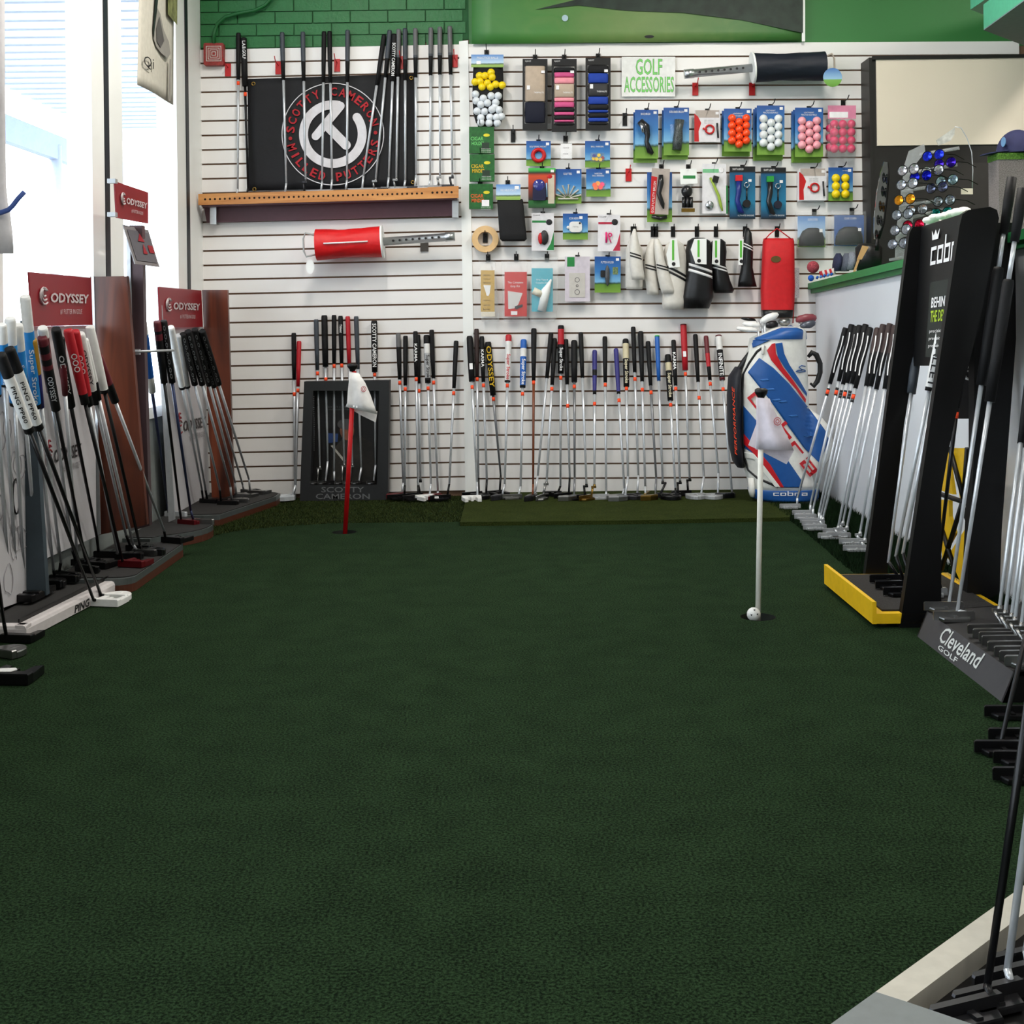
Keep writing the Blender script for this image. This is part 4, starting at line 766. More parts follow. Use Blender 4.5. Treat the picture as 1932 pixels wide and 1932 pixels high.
MB().tube([at(1022, 587, YA-.02), at(1030, 548, YA-.02), at(1034, 540, YA-.02), at(1040, 527, YA-.02)], [.023, .023, .014, .004], 14).build('bottle', wpaint, t); MB().tube([at(1006, 548, YA-.018), at(1022, 556, YA-.018)], [.019, .019], 14).build('tape_roll', M('cream_tape', (214, 208, 190), .6), t); m = MB(); pxtext(m, 'Grip Tape &', (1012, 526, 1034, 530), YA-.0132); pxtext(m, 'Complete Kit', (1011, 532, 1034, 536), YA-.0132); m.build('lettering', wtext, t); bhook(1032, 486, 'teal card bag')
t = pack('ball_liner_pack', 'grey lilac card with circle stencil sheet', (1066, 484, 1113, 569), YA-.01, M('lilac_card', (206, 198, 208), .5), 'stencil card', stick=False, th=.01)
sheet(t, (1070, 485, 1084, 503), YA-.0108, M('swoosh_green'), 'printed_logo', .0006); sheet(t, (1074, 515, 1104, 561), YA-.012, M('stencil', (196, 192, 186), .4), 'stencil_sheet', .0015); m = MB()
for v, r in ((528, 4.6), (539, 2.4), (551, 5)): MB().disc(at(1089, v, YA-.013), r*YA/F, (0, .0005, 0), 18, r2=(r-.8)*YA/F).build('stencil_circle', darkst, t)
t = pack('putter_holder_pack', 'golf print card with a black putter holder clip', (1122, 484, 1171, 552), YA, sky, 'putter holder card', title=('PUTTER HOLDER', (1134, 493, 1158, 497)))
ell(t, 1146, 520, 4.5, 20, YA-.012, M('holder_grey', (70, 72, 76), .4), 'clip', .01); sheet(t, (1133, 510, 1142, 523), YA-.01, darkst, 'bracket', .008, 2); sheet(t, (1156, 504, 1166, 518), YA-.001, M('picture_mix', (110, 130, 90), .5, noise=(90, .7)), 'printed_picture', .0006)
# -- sign
t = thing('accessories_sign', at(1223, 182, WY-.03), 'white paper sign reading golf accessories in green letters', 'sign'); sheet(t, (1173, 107, 1274, 182), WY-.03, M('paper_white', (232, 232, 230), .6), 'paper', .003)
for s, r in (('GOLF', (1200, 111, 1249, 141)), ('ACCESSORIES', (1178, 145, 1271, 174))):
    m = MB(); pxtext(m, s, (r[0]-.6, r[1]-.6, r[2]+.6, r[3]+.6), WY-.0305, bold=.02); m.build('letter_outline', M('letter_grey', (84, 110, 84), .6), t); m = MB(); pxtext(m, s, r, WY-.031, bold=.004); m.build('lettering', M('letter_lime', (122, 206, 106), .6), t)
# -- upper right cards
def brushpack(name, label, rect, mat, what, stack, **k):
    u0, v0, u1, v1 = rect; grp = 'stacked '+what+' packs' if stack else None
    for s in range(stack):
        q = pack(name, label.replace('front', 'behind front') if False else 'spare '+what+' card stacked behind the front card', (u0-3+(2*s if s % 2 else 0), v0+5+3*s, u1-2-3*s, v1+8+1*s), YA+.012+.006*s, mat, what, hk=False, stick=False, group=grp)
    return pack(name, label, rect, YA-.01, mat, what, **k)
bkb = M('brush_black', (24, 24, 27), .3, coat=.3); chp = M('chrome_part', (190, 194, 200), .2, .9)
t = brushpack('shoe_brush_pack', 'golf print card with black shoe brush and silver tip', (1198, 207, 1242, 299), sky, 'shoe brush', 1, title=('SHOE BRUSH', (1209, 213, 1227, 217)))
MB().tube([at(*p, YA-.022) for p in ((1207, 228), (1218, 240), (1222, 255), (1220, 268), (1226, 285), (1232, 290))], [.018, .024, .014, .012, .017, .008], 12).build('brush', bkb, t); rod(t, [(1209, 232), (1214, 250)], YA-.038, .008, chp, 'silver_strip')
t = brushpack('scrubber_pack', 'golf print card with long dark scrubber brush', (1252, 203, 1300, 293), sky, 'scrubber brush', 1, title=('SCRUBBER BRUSH', (1263, 209, 1290, 213)))
MB().tube([at(*p, YA-.022) for p in ((1282, 226), (1280, 245), (1279, 262), (1277, 283))], [.026, .022, .026, .024], 12).build('brush', M('brush_mottled', (70, 76, 76), .35, noise=(180, .8)), t); rod(t, [(1268, 235), (1270, 262)], YA-.014, .012, clear, 'blister', 8)
def toolpack(rect, label, stack, what):
    u0, v0, u1, v1 = rect
    for s in range(stack): pack('divot_tool_pack', 'spare red divot tool card stacked behind the front card', (u0-2-1.5*s, v0+3+2*s, u1-2-2*s, v1+1+1.5*s), YA+.012+.004*s, whc, what, hk=False, stick=False, group='stacked divot tool cards')
    t = pack('divot_tool_pack', label, rect, YA, whc, what); m = MB(); k = (u1-u0)/50
    pxpoly(m, [(u0, v0+6), (u0+7, v0+12), (u0+13, v0+24), (u0+8, v0+40), (u0+9, v1-1), (u0, v1-1)], YA-.0008, .0006); m.build('printed_swoosh', red, t); sheet(t, (u0+2, v0, u1-2, v0+14), YA-.0006, M('card_taupe', (176, 164, 156), .5), 'printed_header', .0004)
    MB().torus(at(u0+29, (v0+v1)/2+6, YA-.008), .022, .005, n=18, k=8).build('tool_ring', red, t); rod(t, [(u0+16, (v0+v1)/2+4), (u0+24, (v0+v1)/2+8)], YA-.008, .005, red, 'tool_fork'); rod(t, [(u1-6, v0+24), (u1-4, v1-8)], YA-.008, .0045, darkst, 'pen')
    m = MB()
    for q in range(3): pxtext(m, 'divot repair tool', (u0+19, v0+18+3*q, u0+36, v0+20+3*q), YA-.001)
    m.build('lettering', greyt, t)
toolpack((1310, 208, 1359, 268), 'white and red divot tool card beside the orange balls', 0, 'upper divot tool card'); toolpack((1508, 318, 1559, 378), 'white and red divot tool card beside the yellow balls', 2, 'lower divot tool card')
def ballpack(rect, label, ballm, spots, r, stack, what, title, group=None):
    u0, v0, u1, v1 = rect
    for s in range(stack):
        q = pack('practice_ball_pack', 'spare pack of %s hanging behind the front pack' % what, (u0-4-3*s, v0+4+3*s, u1-3-3*s, v1+9+2*s), YA+.018-.0+.004*s, sky, what, hk=False, stick=False, group='spare %s packs' % what)
    t = pack('practice_ball_pack', label, rect, YA-.035, sky, what, title=title)
    for x, y in spots: MB().sphere(at(x, y, YA-.048), r*YA/F, 14).build('ball', ballm, t)
    return t
def spots(cx, v0, dx, dy): return [(cx-dx, v0+dy*k) for k in range(4)]+[(cx+dx, v0+dy*k) for k in range(4)]+[(cx, v0+dy*.5+dy*k) for k in range(4)]
pob = M('ball_orange', (250, 78, 26), .3, coat=.3); pwb = M('ball_pearl', (222, 226, 228), .3, coat=.3); ppb = M('ball_pink', (240, 164, 176), .3, coat=.3); pmb = M('ball_magenta', (216, 16, 92), .3, coat=.3)
ttl = lambda u0, v0, u1: [('LIGHTWEIGHT', (u0+17, v0+8, u1-17, v0+10.5)), ('PRACTICE GOLF BALLS', (u0+12, v0+12, u1-12, v0+15))]
ballpack((1366, 205, 1418, 286), 'golf print card with twelve glossy orange practice balls', pob, spots(1394.5, 223, 13.5, 14), 7.6, 1, 'orange balls', ttl(1366, 205, 1418))
ballpack((1428, 199, 1480, 292), 'golf print card with twelve pearl white practice balls', pwb, spots(1454.5, 224, 14, 15.2), 8, 2, 'white balls', ttl(1428, 199, 1480))
ballpack((1500, 203, 1553, 296), 'golf print card with twelve pale pink practice balls', ppb, spots(1527, 228, 14, 15.2), 8, 2, 'pale pink balls', ttl(1500, 203, 1553))
t = thing('practice_ball_bag', at(1590, 304, YA-.06), 'clear bag of magenta practice balls with pink header', 'pack'); sheet(t, (1562, 199, 1615, 224), YA-.055, M('pink_header', (214, 130, 160), .5), 'header_card'); sheet(t, (1565, 211, 1600, 222), YA-.0558, sticker, 'header_label', .0006)
for i in range(4):
    for j in range(3): MB().sphere(at(1574+16*j, 234+15.5*i, YA-.045-.004*((i+j) % 2)), 8.2*YA/F, 14).build('ball', pmb, t)
for i in range(3): MB().sphere(at(1566, 242+18*i, YA-.01), 8.2*YA/F, 12).build('ball', pmb, t)
film(t, [(224, 1563, 1614), (250, 1561, 1616), (280, 1560, 1616), (298, 1562, 1614), (304, 1568, 1608, .4)], YA-.045, .035); bhook(1591, 196, 'magenta ball bag')
t = pack('practice_ball_pack', 'golf print card with six yellow practice balls', (1563, 316, 1609, 379), YA-.02, sky, 'yellow balls', title=('FOAM BALLS', (1590, 321, 1600, 323)))
for x in (1577, 1595):
    for y in (336, 351, 366): MB().sphere(at(x, y, YA-.032), 8*YA/F, 14).build('ball', yb, t)
# -- second row right
t = thing('utility_brush_pack', at(1245, 419, YA), 'tilted white and red golf utility brush card on a golf print card', 'pack'); sheet(t, (1221, 325, 1268, 419), YA, sky, 'backing_card'); m = MB(); pxpoly(m, [(1230, 317), (1264, 319), (1261, 405), (1226, 404)], YA-.02, .002); m.build('front_card', M('card_taupe'), t); m = MB(); pxpoly(m, [(1229, 332), (1240, 334), (1235, 404), (1226, 404)], YA-.0208, .0006); m.build('printed_band', red, t)
m = MB(); O = at(1233, 402, YA-.0215); m.text('GOLF UTILITY BRUSH', O, at(1238, 342, YA-.0215)-O, at(1228.5, 401.5, YA-.0215)-O); m.build('lettering', wtext, t); MB().tube([at(*p, YA-.03) for p in ((1247, 330), (1247, 345), (1243, 365), (1250, 385), (1252, 394))], [.012, .016, .013, .012, .004], 10).build('brush', bkb, t); MB().tube([at(*p, YA-.01) for p in ((1230, 408), (1245, 412), (1258, 409))], .009, 8).build('spare_brush', bkb, t); bhook(1248, 317, 'utility brush card')
t = thing('shaft_wrap_figure', at(1299, 400, YA), 'black glossy bulb shaped head cover charm with white hang tag', 'charm'); m = MB(); pxpoly(m, [(1283, 319), (1314, 318), (1316, 346), (1284, 348)], YA-.012, .001); m.build('hang_tag', wpaint, t); sheet(t, (1289, 331, 1312, 337), YA-.013, M('swoosh_green'), 'printed_band', .0006); ell(t, 1296, 361, 11, 12, YA-.012, bkb, 'bulb', .028)
for x in (1290, 1297, 1304): MB().tube([at(x, 372, YA-.014), at(x, 392, YA-.014)], .010, 8).build('finger', bkb, t)
sheet(t, (1286, 393, 1311, 400), YA-.024, HM['z'], 'gold_band', .014, 1); bhook(1299, 317, 'black charm')
t = pack('club_brush_pack', 'white and green card with green handled club brush', (1325, 309, 1370, 403), YA, whc, 'green handled brush', stick=False); sheet(t, (1326, 319, 1356, 326), YA-.0008, M('mint_print', (120, 190, 140), .5), 'printed_band', .0006); m = MB(); pxpoly(m, [(1358, 403), (1366, 380), (1370, 350), (1373, 350), (1373, 403)], YA+.004, .001); m.build('printed_swoosh', M('swoosh_green'), t)
MB().tube([at(*p, YA-.012) for p in ((1340, 335), (1348, 352), (1356, 370), (1360, 388), (1363, 398))], [.006, .007, .008, .008, .004], 10).build('handle', M('lime_handle', (150, 176, 60), .4), t); MB().box(at(1350, 338, YA-.014), (.03, .02, .032), R=Matrix.Rotation(.3, 3, 'Y')).build('bristle_block', bkb, t); ell(t, 1339, 387, 8, 8, YA-.01, chp, 'ball_marker', .008); ell(t, 1361, 321, 5, 5, YA-.002, sticker, 'price_sticker', .001)
for r, lab, cm, what in (((1377, 314, 1425, 413), 'black and teal card with red and blue brush and carabiner', (206, 30, 40), 'red and blue brush card'), ((1436, 316, 1483, 413), 'black and teal card with black and green brush and carabiner', (40, 150, 60), 'black and green brush card')):
    u0, v0, u1, v1 = r; t = pack('retract_brush_pack', lab, r, YA-.01, tealc, what, th=.012, stick=(u0+35, v0+24)); red1 = cm[0] > 100
    MB().tube([at(*p, YA-.026) for p in ((u0+17, v0+28), (u0+17, v0+48), (u0+14, v0+64), (u0+20, v0+84), (u0+26, v0+88))], [.014, .014, .013, .014, .006], 12).build('handle', M('brush_blue', (30, 44, 120), .3) if red1 else bkb, t)
    MB().box(at(u0+17, v0+22, YA-.026), (.036, .02, .03)).build('brush_head', M('brush_%d' % cm[0], cm, .4), t); MB().tube([at(u0+21, v0+16, YA-.024), at(u0+21, v0+24, YA-.024)], .006, 8).build('bristle', chp, t)
    MB().torus(at(u0+32, v0+35, YA-.02), .013, .0028, n=16, k=6).build('carabiner', chp, t); rod(t, [(u0+32, v0+41), (u0+32, v0+66)], YA-.02, .004, bkb, 'strap'); MB().disc(at(u0+32, v0+70, YA-.028), .021, (0, .014, 0), 18).build('reel', M('reel_navy', (24, 26, 46), .4) if not red1 else bkb, t)
    m = MB(); pxtext(m, 'SHAFT & BRUSH', (u0+5, v0+3, u0+26, v0+7), YA-.0108); pxtext(m, 'ULTIMATE GROOVE', (u0+15, v1-8, u1-3, v1-5), YA-.0108); m.build('lettering', wtext, t)
# -- bagged covers near the counter
for r, lab, what, cm in (((1500, 400, 1561, 468), 'clear bag with black club cover and grass print header', 'grass header cover bag', skyl), ((1569, 398, 1634, 466), 'clear bag with black club cover and plain blue header', 'blue header cover bag', M('cover_blue', (52, 92, 156), .5))):
    u0, v0, u1, v1 = r; t = thing('club_cover_bag', at((u0+u1)/2, v1, YA-.02), lab, 'bag'); sheet(t, (u0+5, v0+8, u1-4, v1-2), YA-.01, cm, 'card')
    loft(MB(), [(v0+30, u0+24, u1-18, .5), (v0+36, u0+14, u1-10), (v0+48, u0+8, u1-6), (v0+62, u0+6, u1-5), (v0+64, u0+8, u1-7, .5)], YA-.03, .022, 16).build('cover', M('cover_black', (18, 18, 20), .5, bump=(20, .4)), t)
    loft(MB(), [(v0, u0, u1, .3), (v0+12, u0, u1), (v1-5, u0, u1), (v1, u0+1, u1-1, .3)], YA-.026, .034, 16, p=5).build('clear_bag', clr, t); m = MB(); pxtext(m, 'CLUB COVERS', (u0+24, v0+12, u1-18, v0+16), YA-.0112); m.build('lettering', wtext, t); sheet(t, (u1-15, v0+32, u1-9, v0+38), YA-.0605, sticker, 'price_sticker', .0006); bhook((u0+u1)/2+6, v0+1, what)
# ================================================================ HEADCOVERS AND RED BAG
lw = M('white_leather', (216, 212, 204), .4, bump=(40, .15)); lk = M('black_leather', (18, 18, 20), .38, bump=(40, .15)); stripe_k = kk; 
def cover(label, rows_, Y, dep, mat, st, what, hk, tagp=None, group=None):
    t = thing('headcover', at((rows_[-1][1]+rows_[-1][2])/2, rows_[-1][0], Y), label, 'headcover', group)
    loft(MB(), rows_, Y, dep, 22).build('body', mat, t)
    smat = wtext if mat is lk else M('cover_stripe', (20, 20, 24), .5)
    def lr(v):
        for a, q in zip(rows_, rows_[1:]):
            if a[0] <= v <= q[0]: f = (v-a[0])/(q[0]-a[0]); return a[1]+(q[1]-a[1])*f, a[2]+(q[2]-a[2])*f
        return rows_[-1][1:3]
    for vs, hgt, sl in st:
        P = [[], []]
        for j in range(15):
            e = .04+.92*j/14
            for k, off in enumerate((0, hgt)):
                v = vs+off+sl*(e-.5); l, r = lr(v); x = 2*e-1; P[k].append(at(l+(r-l)*e, v, Y)+Vector((0, -dep*math.sqrt(max(0, 1-x*x))-.0025, 0)))
        MB().grid(P, th=(0, .002, 0)).build('stripe', smat, t)
    if tagp:
        m = MB(); pxpoly(m, tagp, Y-dep-.02, .001); g = m.build('hang_tag', wpaint, t); us = [p[0] for p in tagp]; vs_ = [p[1] for p in tagp]; cx = (min(us)+max(us))/2
        sheet(g, (cx-2, min(vs_)+3, cx+2, max(vs_)-14), Y-dep-.0212, M('leaf_print', (90, 180, 60), .5), 'printed_band', .0006); m = MB(); m.disc(at(cx+1, max(vs_)-7, Y-dep-.0214), .010, (0, .0006, 0), 14); m.build('printed_logo', ktext, g)
    hook(hk[0], hk[1], black, 'k', 'black hook holding the %s' % what, None, 4, 10, .05)
YH = WY-.075
cover('white striped headcover hanging behind the narrow white one', [(455, 1186, 1204, .5), (470, 1181, 1212), (510, 1180, 1214), (540, 1180, 1213), (546, 1182, 1212)], WY-.055, .03, lw, [], 'white headcovers', (1194, 437))
cover('narrow white headcover with two dark stripes at the row end', [(432, 1195, 1199, .4), (445, 1190, 1203), (470, 1187, 1208), (500, 1188, 1213), (520, 1191, 1216), (528, 1192, 1216, .7)], YH-.05, .028, lw, [(479, 2.6, 7), (484.5, 2.6, 7)], 'narrow white headcover', (1197, 437))
cover('narrow white headcover, first of a crossed pair', [(451, 1228, 1236, .5), (465, 1220, 1238), (490, 1216, 1237), (520, 1216, 1240), (548, 1220, 1243), (556, 1221, 1243, .7)], YH, .03, lw, [(501, 2.6, 6), (506.5, 2.6, 6)], 'crossed pair of headcovers', (1232, 437), group='crossed white headcovers')
cover('narrow white headcover overlapping the large white one', [(451, 1235, 1243, .5), (465, 1234, 1250), (490, 1236, 1254), (520, 1240, 1265), (545, 1246, 1273), (554, 1249, 1274, .7)], YH-.035, .03, lw, [(501, 2.6, 6), (506.5, 2.6, 6)], 'overlapping white headcover', (1238, 437), group='crossed white headcovers')
cover('large white driver headcover with two black diagonal stripes', [(454, 1266, 1280, .5), (462, 1256, 1290), (480, 1250, 1297), (510, 1250, 1295), (540, 1251, 1294), (570, 1249, 1295), (584, 1250, 1290, .8)], YH, .05, lw, [(509, 4.5, 22), (517, 4.5, 22)], 'large white headcover', (1270, 437), [(1265, 452), (1277, 450), (1283, 504), (1262, 505), (1257, 480)])
cover('large black driver headcover with two white diagonal stripes', [(449, 1306, 1330, .5), (455, 1297, 1340), (475, 1293, 1346), (500, 1297, 1344), (530, 1293, 1345), (560, 1287, 1346), (582, 1290, 1338, .8)], YH-.02, .055, lk, [(504, 5, 16), (514, 5, 16)], 'large black headcover', (1315, 437), [(1310, 451), (1333, 450), (1333, 499), (1312, 497), (1303, 471)])
cover('medium black headcover beside the large black one', [(451, 1348, 1362, .5), (457, 1341, 1369), (475, 1339, 1371), (500, 1341, 1369), (530, 1343, 1378), (547, 1345, 1385), (553, 1348, 1382, .8)], YH+.01, .042, lk, [(501, 3, 9), (507, 3, 9)], 'medium black headcover', (1351, 437), [(1345, 451), (1359, 451), (1358, 500), (1343, 498)])
cover('slim black headcover beside the red bag', [(430, 1407, 1413, .4), (440, 1404, 1418), (470, 1400, 1421), (505, 1398, 1420), (530, 1393, 1425), (541, 1392, 1428, .8)], YH, .032, lk, [(463, 2.4, 10), (468, 2.4, 10)], 'slim black headcover', (1406, 437), [(1394, 452), (1403, 451), (1401, 500), (1393, 500)])
t = thing('red_shag_pouch', at(1467, 598, YA-.03), 'tall red nylon ball bag with black hem hanging over the golf bag', 'bag'); YQ = WY-.09
loft(MB(), [(450, 1441, 1496, .6), (456, 1440, 1497), (500, 1438, 1498), (550, 1436, 1497), (584, 1437, 1495), (586, 1437, 1495)], YQ, .05, 22, p=4).build('body', M('bag_red', (196, 20, 28), .65, bump=(18, .4)), t)
loft(MB(), [(585, 1436.5, 1495.5), (598, 1438, 1494), (599, 1440, 1492, .9)], YQ, .051, 22, p=4).build('hem', lk, t); rod(t, [(1444, 451), (1452, 442), (1466, 431), (1478, 440), (1493, 451)], YQ-.03, .003, M('bag_red'), 'cord'); m = MB(); m.disc(at(1464, 489, YQ-.0535), .026, (0, .002, 0), 20, sy=.66); m.build('badge', M('badge_gold', (90, 70, 30), .5), t); rod(t, [(1497, 470), (1499, 540), (1496, 610)], YQ, .003, M('bag_red'), 'drawstring'); sheet(t, (1498, 505, 1508, 562), YQ, M('spec_tag', (176, 172, 176), .5, noise=(220, .5)), 'hang_tag', .001); hook(1466, 437, black, 'k', 'black hook holding the red nylon bag', None, 4, 10, .08)
# ================================================================ GOLF BAG
c = cr((1360, 570), 4.83); YB = 6.5
cb = M('bag_blue', (28, 82, 150), .4, bump=(30, .1)); cw = M('bag_white', (226, 226, 220), .38, bump=(60, .06)); cred = M('bag_red_trim', (190, 26, 36), .4)
t = thing('golf_bag', atZ(1490, 949, .019), 'white, blue and red staff golf bag standing by the counter', 'golf bag')
R_ = lambda rows_: [(c(0, y)[1], c(a, 0)[0]-4, c(q, 0)[0]-4)+tuple(k) for y, a, q, *k in rows_]
body = R_([(222, 560, 690, .5), (240, 480, 770, .85), (268, 420, 784, .95), (300, 350, 786), (330, 288, 786), (420, 270, 792), (520, 235, 797), (650, 195, 803), (800, 190, 808), (950, 192, 815), (1150, 195, 830), (1350, 205, 850), (1500, 228, 862), (1640, 270, 880), (1700, 275, 900)])
pock = R_([(960, 760, 815, .3), (1040, 770, 930, .8), (1150, 770, 1020), (1300, 770, 1045), (1420, 770, 1012, 1), (1520, 770, 932, .9), (1640, 770, 915, .6)])
loft(MB(), body, YB, .125, 28, p=2.4).build('body', cw, t); loft(MB(), pock, YB-.03, .07, 20).build('side_pocket', cw, t)
side_rows = R_([(590, 150, 195, .5), (680, 92, 200), (850, 78, 205), (1100, 80, 205), (1300, 95, 210), (1450, 130, 220), (1505, 170, 228, .5)])
o = loft(MB(), side_rows, YB, .09, 16).build('accessory_pocket', M('pocket_navy', (22, 24, 34), .6), t)
m = MB(); O = at(*c(118, 1400), YB-.092); m.text('PERFORMANCE', at(*c(150, 1395), YB-.088), at(*c(122, 770), YB-.088)-at(*c(150, 1395), YB-.088), at(*c(128, 1395), YB-.088)-at(*c(150, 1395), YB-.088), shear=.3); m.build('lettering', orange, o)
brow = []
def surfY(u, v):
    best = YB+.1
    for rows_, Yc, dep, pw in ((body, YB, .125, 2.4), (pock, YB-.03, .07, 2.0), (brow, YB, .128, 2.4)):
        Y = Yc
        for it in range(7):
            ue, ve = 966+(u-966)*Y/Yc, HZ+(v-HZ)*Y/Yc; hit = None
            for a, q in zip(rows_, rows_[1:]):
                if a[0] <= ve <= q[0]:
                    f = (ve-a[0])/(q[0]-a[0]); l, r = a[1]+(q[1]-a[1])*f, a[2]+(q[2]-a[2])*f; dd = dep*((a[3] if len(a) > 3 else 1)*(1-f)+(q[3] if len(q) > 3 else 1)*f)
                    x = 2*(ue-l)/(r-l)-1
                    if abs(x) < 1: hit = Yc-dd*(1-abs(x)**pw)**(1/pw)
            if hit is None: break
            Y = hit
        if hit is not None: best = min(best, hit)
    return best
def decal(poly, mat, name, off=.004, step=2.0, cols=12, parent=None):
    P = [c(*p) for p in poly]; v0, v1 = min(p[1] for p in P), max(p[1] for p in P); n = max(3, int((v1-v0)/step)); G = []
    for i in range(n+1):
        v = v0+.05+(v1-v0-.1)*i/n; xs = []
        for a, q in zip(P, P[1:]+P[:1]):
            if (a[1] > v) != (q[1] > v): xs.append(a[0]+(q[0]-a[0])*(v-a[1])/(q[1]-a[1]))
        if len(xs) < 2: continue
        l, r = min(xs), max(xs); G.append([at(l+(r-l)*j/cols, v, surfY(l+(r-l)*j/cols, v)-off) for j in range(cols+1)])
    return MB().grid(G, th=(0, .002, 0)).build(name, mat, parent or t)
decal([(350, 508), (480, 600), (620, 740), (790, 950), (950, 1165), (985, 1250), (905, 1470), (760, 1330), (600, 1110), (430, 870), (245, 640)], cb, 'blue_band')
decal([(198, 935), (320, 1075), (500, 1280), (740, 1630), (740, 1690), (560, 1690), (440, 1540), (330, 1400), (215, 1330)], cb, 'blue_panel')
decal([(470, 375), (495, 372), (503, 470), (565, 590), (650, 700), (740, 830), (778, 885), (772, 918), (690, 800), (560, 650), (460, 530), (420, 440)], cred, 'red_stripe')
decal([(497, 370), (560, 368), (578, 470), (625, 570), (705, 690), (787, 830), (783, 858), (690, 740), (590, 610), (520, 500)], cb, 'blue_stripe')
decal([(200, 1190), (330, 1340), (450, 1480), (577, 1690), (530, 1690), (400, 1500), (280, 1360), (205, 1290)], cred, 'red_stripe', .0065)
decal([(212, 1365), (300, 1380), (400, 1500), (545, 1690), (500, 1690), (380, 1540), (300, 1430), (222, 1425)], cw, 'white_stripe', .0075)
for x, y in ((395, 722), (450, 808), (505, 905), (565, 920), (660, 1050), (790, 1230)): decal([(x-45, y-18), (x+30, y-24), (x+48, y-8), (x-20, y-2)], M('bag_blue_light', (46, 104, 172), .4), 'quilted_rib', .0062, 1.2, 4)
# big diagonal lettering laid on the surface
vs, fs = glyphs('cobra', .02, 0); m = MB(); pts = []
for x, y in vs:
    X, Yp = 238+575*x+112*y, 872+722*x-90*y; u, v = c(X, Yp); pts.append(at(u, v, surfY(u, v)-.012))
m.add(pts, fs); m.build('lettering', cred, t)
# serpent mark
m = MB(); m.tube([at(*c(*p), surfY(*c(*p))-.004) for p in ((770, 585), (735, 578), (712, 592), (735, 612), (768, 620), (770, 632), (720, 638), (685, 632), (700, 622), (740, 622))], .0025, 6); m.build('serpent_mark', cb, t)
# zip seam, cuff, base, handle
m = MB(); m.tube([at(*c(*p), surfY(*c(*p))-.002 if p[0] > 200 else YB-.05) for p in ((400, 400), (330, 450), (255, 560), (205, 660), (196, 800), (198, 1000), (200, 1200), (212, 1400), (250, 1530), (330, 1600), (440, 1650), (520, 1685))], .006, 8); m.build('zip_seam', M('zip_black', (16, 16, 18), .5), t)
m = MB(); m.tube([at(*c(*p), YB-.02) for p in ((380, 380), (300, 430), (215, 540), (165, 610), (145, 690))], [.012, .016, .016, .012, .010], 8); m.build('shoulder_strap', M('zip_black'), t)
decal([(276, 338), (400, 290), (560, 227), (640, 212), (778, 262), (786, 345), (700, 305), (620, 298), (540, 312), (440, 350), (290, 415)], cb, 'cuff', .006)
brow = R_([(1690, 272, 905), (1700, 268, 908), (1770, 285, 902), (1790, 330, 890)])
o = loft(MB(), R_([(1690, 272, 905), (1700, 268, 908), (1770, 285, 902), (1790, 330, 890)]), YB, .128, 28, p=2.4).build('base', cb, t)
loft(MB(), R_([(1788, 335, 905), (1840, 345, 900)]), YB, .125, 28, p=2.4).build('foot', M('foot_black', (14, 14, 16), .6), t)
vs, fs = glyphs('cobra', .01, 0); m = MB(); m.add([at(*c(478+312*x, 1764-40*y), surfY(*c(478+312*x, 1764-40*y))-.004) for x, y in vs], fs); m.build('lettering', wtext, o)
m = MB(); m.tube([at(*c(*p), YB-.03) for p in ((795, 500), (830, 460), (870, 480), (905, 560), (905, 640), (880, 720), (845, 765), (815, 740))], [.008, .014, .014, .013, .013, .013, .012, .006], 10); m.build('handle', M('zip_black'), t)
loft(MB(), R_([(1600, 268, 330), (1720, 270, 335), (1770, 285, 330, .8)]), YB-.05, .03, 12).build('foot_guard', cw, t)
loft(MB(), R_([(390, 392, 415, .4), (405, 388, 418), (470, 390, 415), (480, 394, 410, .5)]), YB-.12, .008, 8).build('zip_pull', cw, t)
# clubs sticking out of the bag
def clubhead(label, pts, r, mat, stem, grp='club heads in the golf bag'):
    q = thing('golf_club', at(*c(*stem[-1]), YB), label, 'golf club', grp)
    loft(MB(), R_(pts), YB-r, .022, 14).build('head', mat, q); MB().tube([at(*c(*p), YB-r) for p in stem], .006, 8).build('shaft', SH['c'], q)
clubhead('white headed hybrid club at the bag rim, lowest of three', [(225, 170, 300, .4), (245, 158, 350), (265, 200, 358), (275, 260, 350, .5)], .05, HM['w'], [(340, 265), (350, 330), (360, 420)])
clubhead('white headed hybrid club in the bag behind the lowest one', [(178, 230, 330, .4), (200, 212, 385), (220, 240, 392), (230, 300, 385, .5)], .01, HM['w'], [(378, 215), (385, 300), (390, 420)])
clubhead('white putter shaped club rising highest from the bag', [(95, 490, 535, .4), (115, 430, 550), (145, 390, 530), (170, 375, 470), (192, 378, 420, .5)], .03, HM['w'], [(400, 190), (403, 300), (405, 420)])
clubhead('black iron head lying over the bag rim', [(140, 210, 300, .4), (152, 200, 330), (165, 230, 340), (172, 270, 338, .5)], -.03, HM['k'], [(330, 170), (400, 300), (410, 420)])
clubhead('steel iron head in the middle of the bag', [(150, 560, 640, .4), (170, 540, 655), (195, 545, 650), (215, 570, 630, .5)], 0, HM['s'], [(600, 210), (600, 300), (600, 420)])
clubhead('dark iron head in the middle of the bag', [(170, 460, 520, .4), (195, 420, 545), (225, 415, 540), (240, 450, 520, .5)], -.04, HM['d'], [(500, 230), (500, 320), (500, 420)])
clubhead('maroon wood head at the counter side of the bag', [(108, 790, 860, .4), (125, 725, 890), (150, 702, 895), (175, 700, 880), (185, 710, 850, .5)], -.02, M('maroon_wood', (128, 58, 66), .35), [(715, 180), (730, 260), (735, 420)])
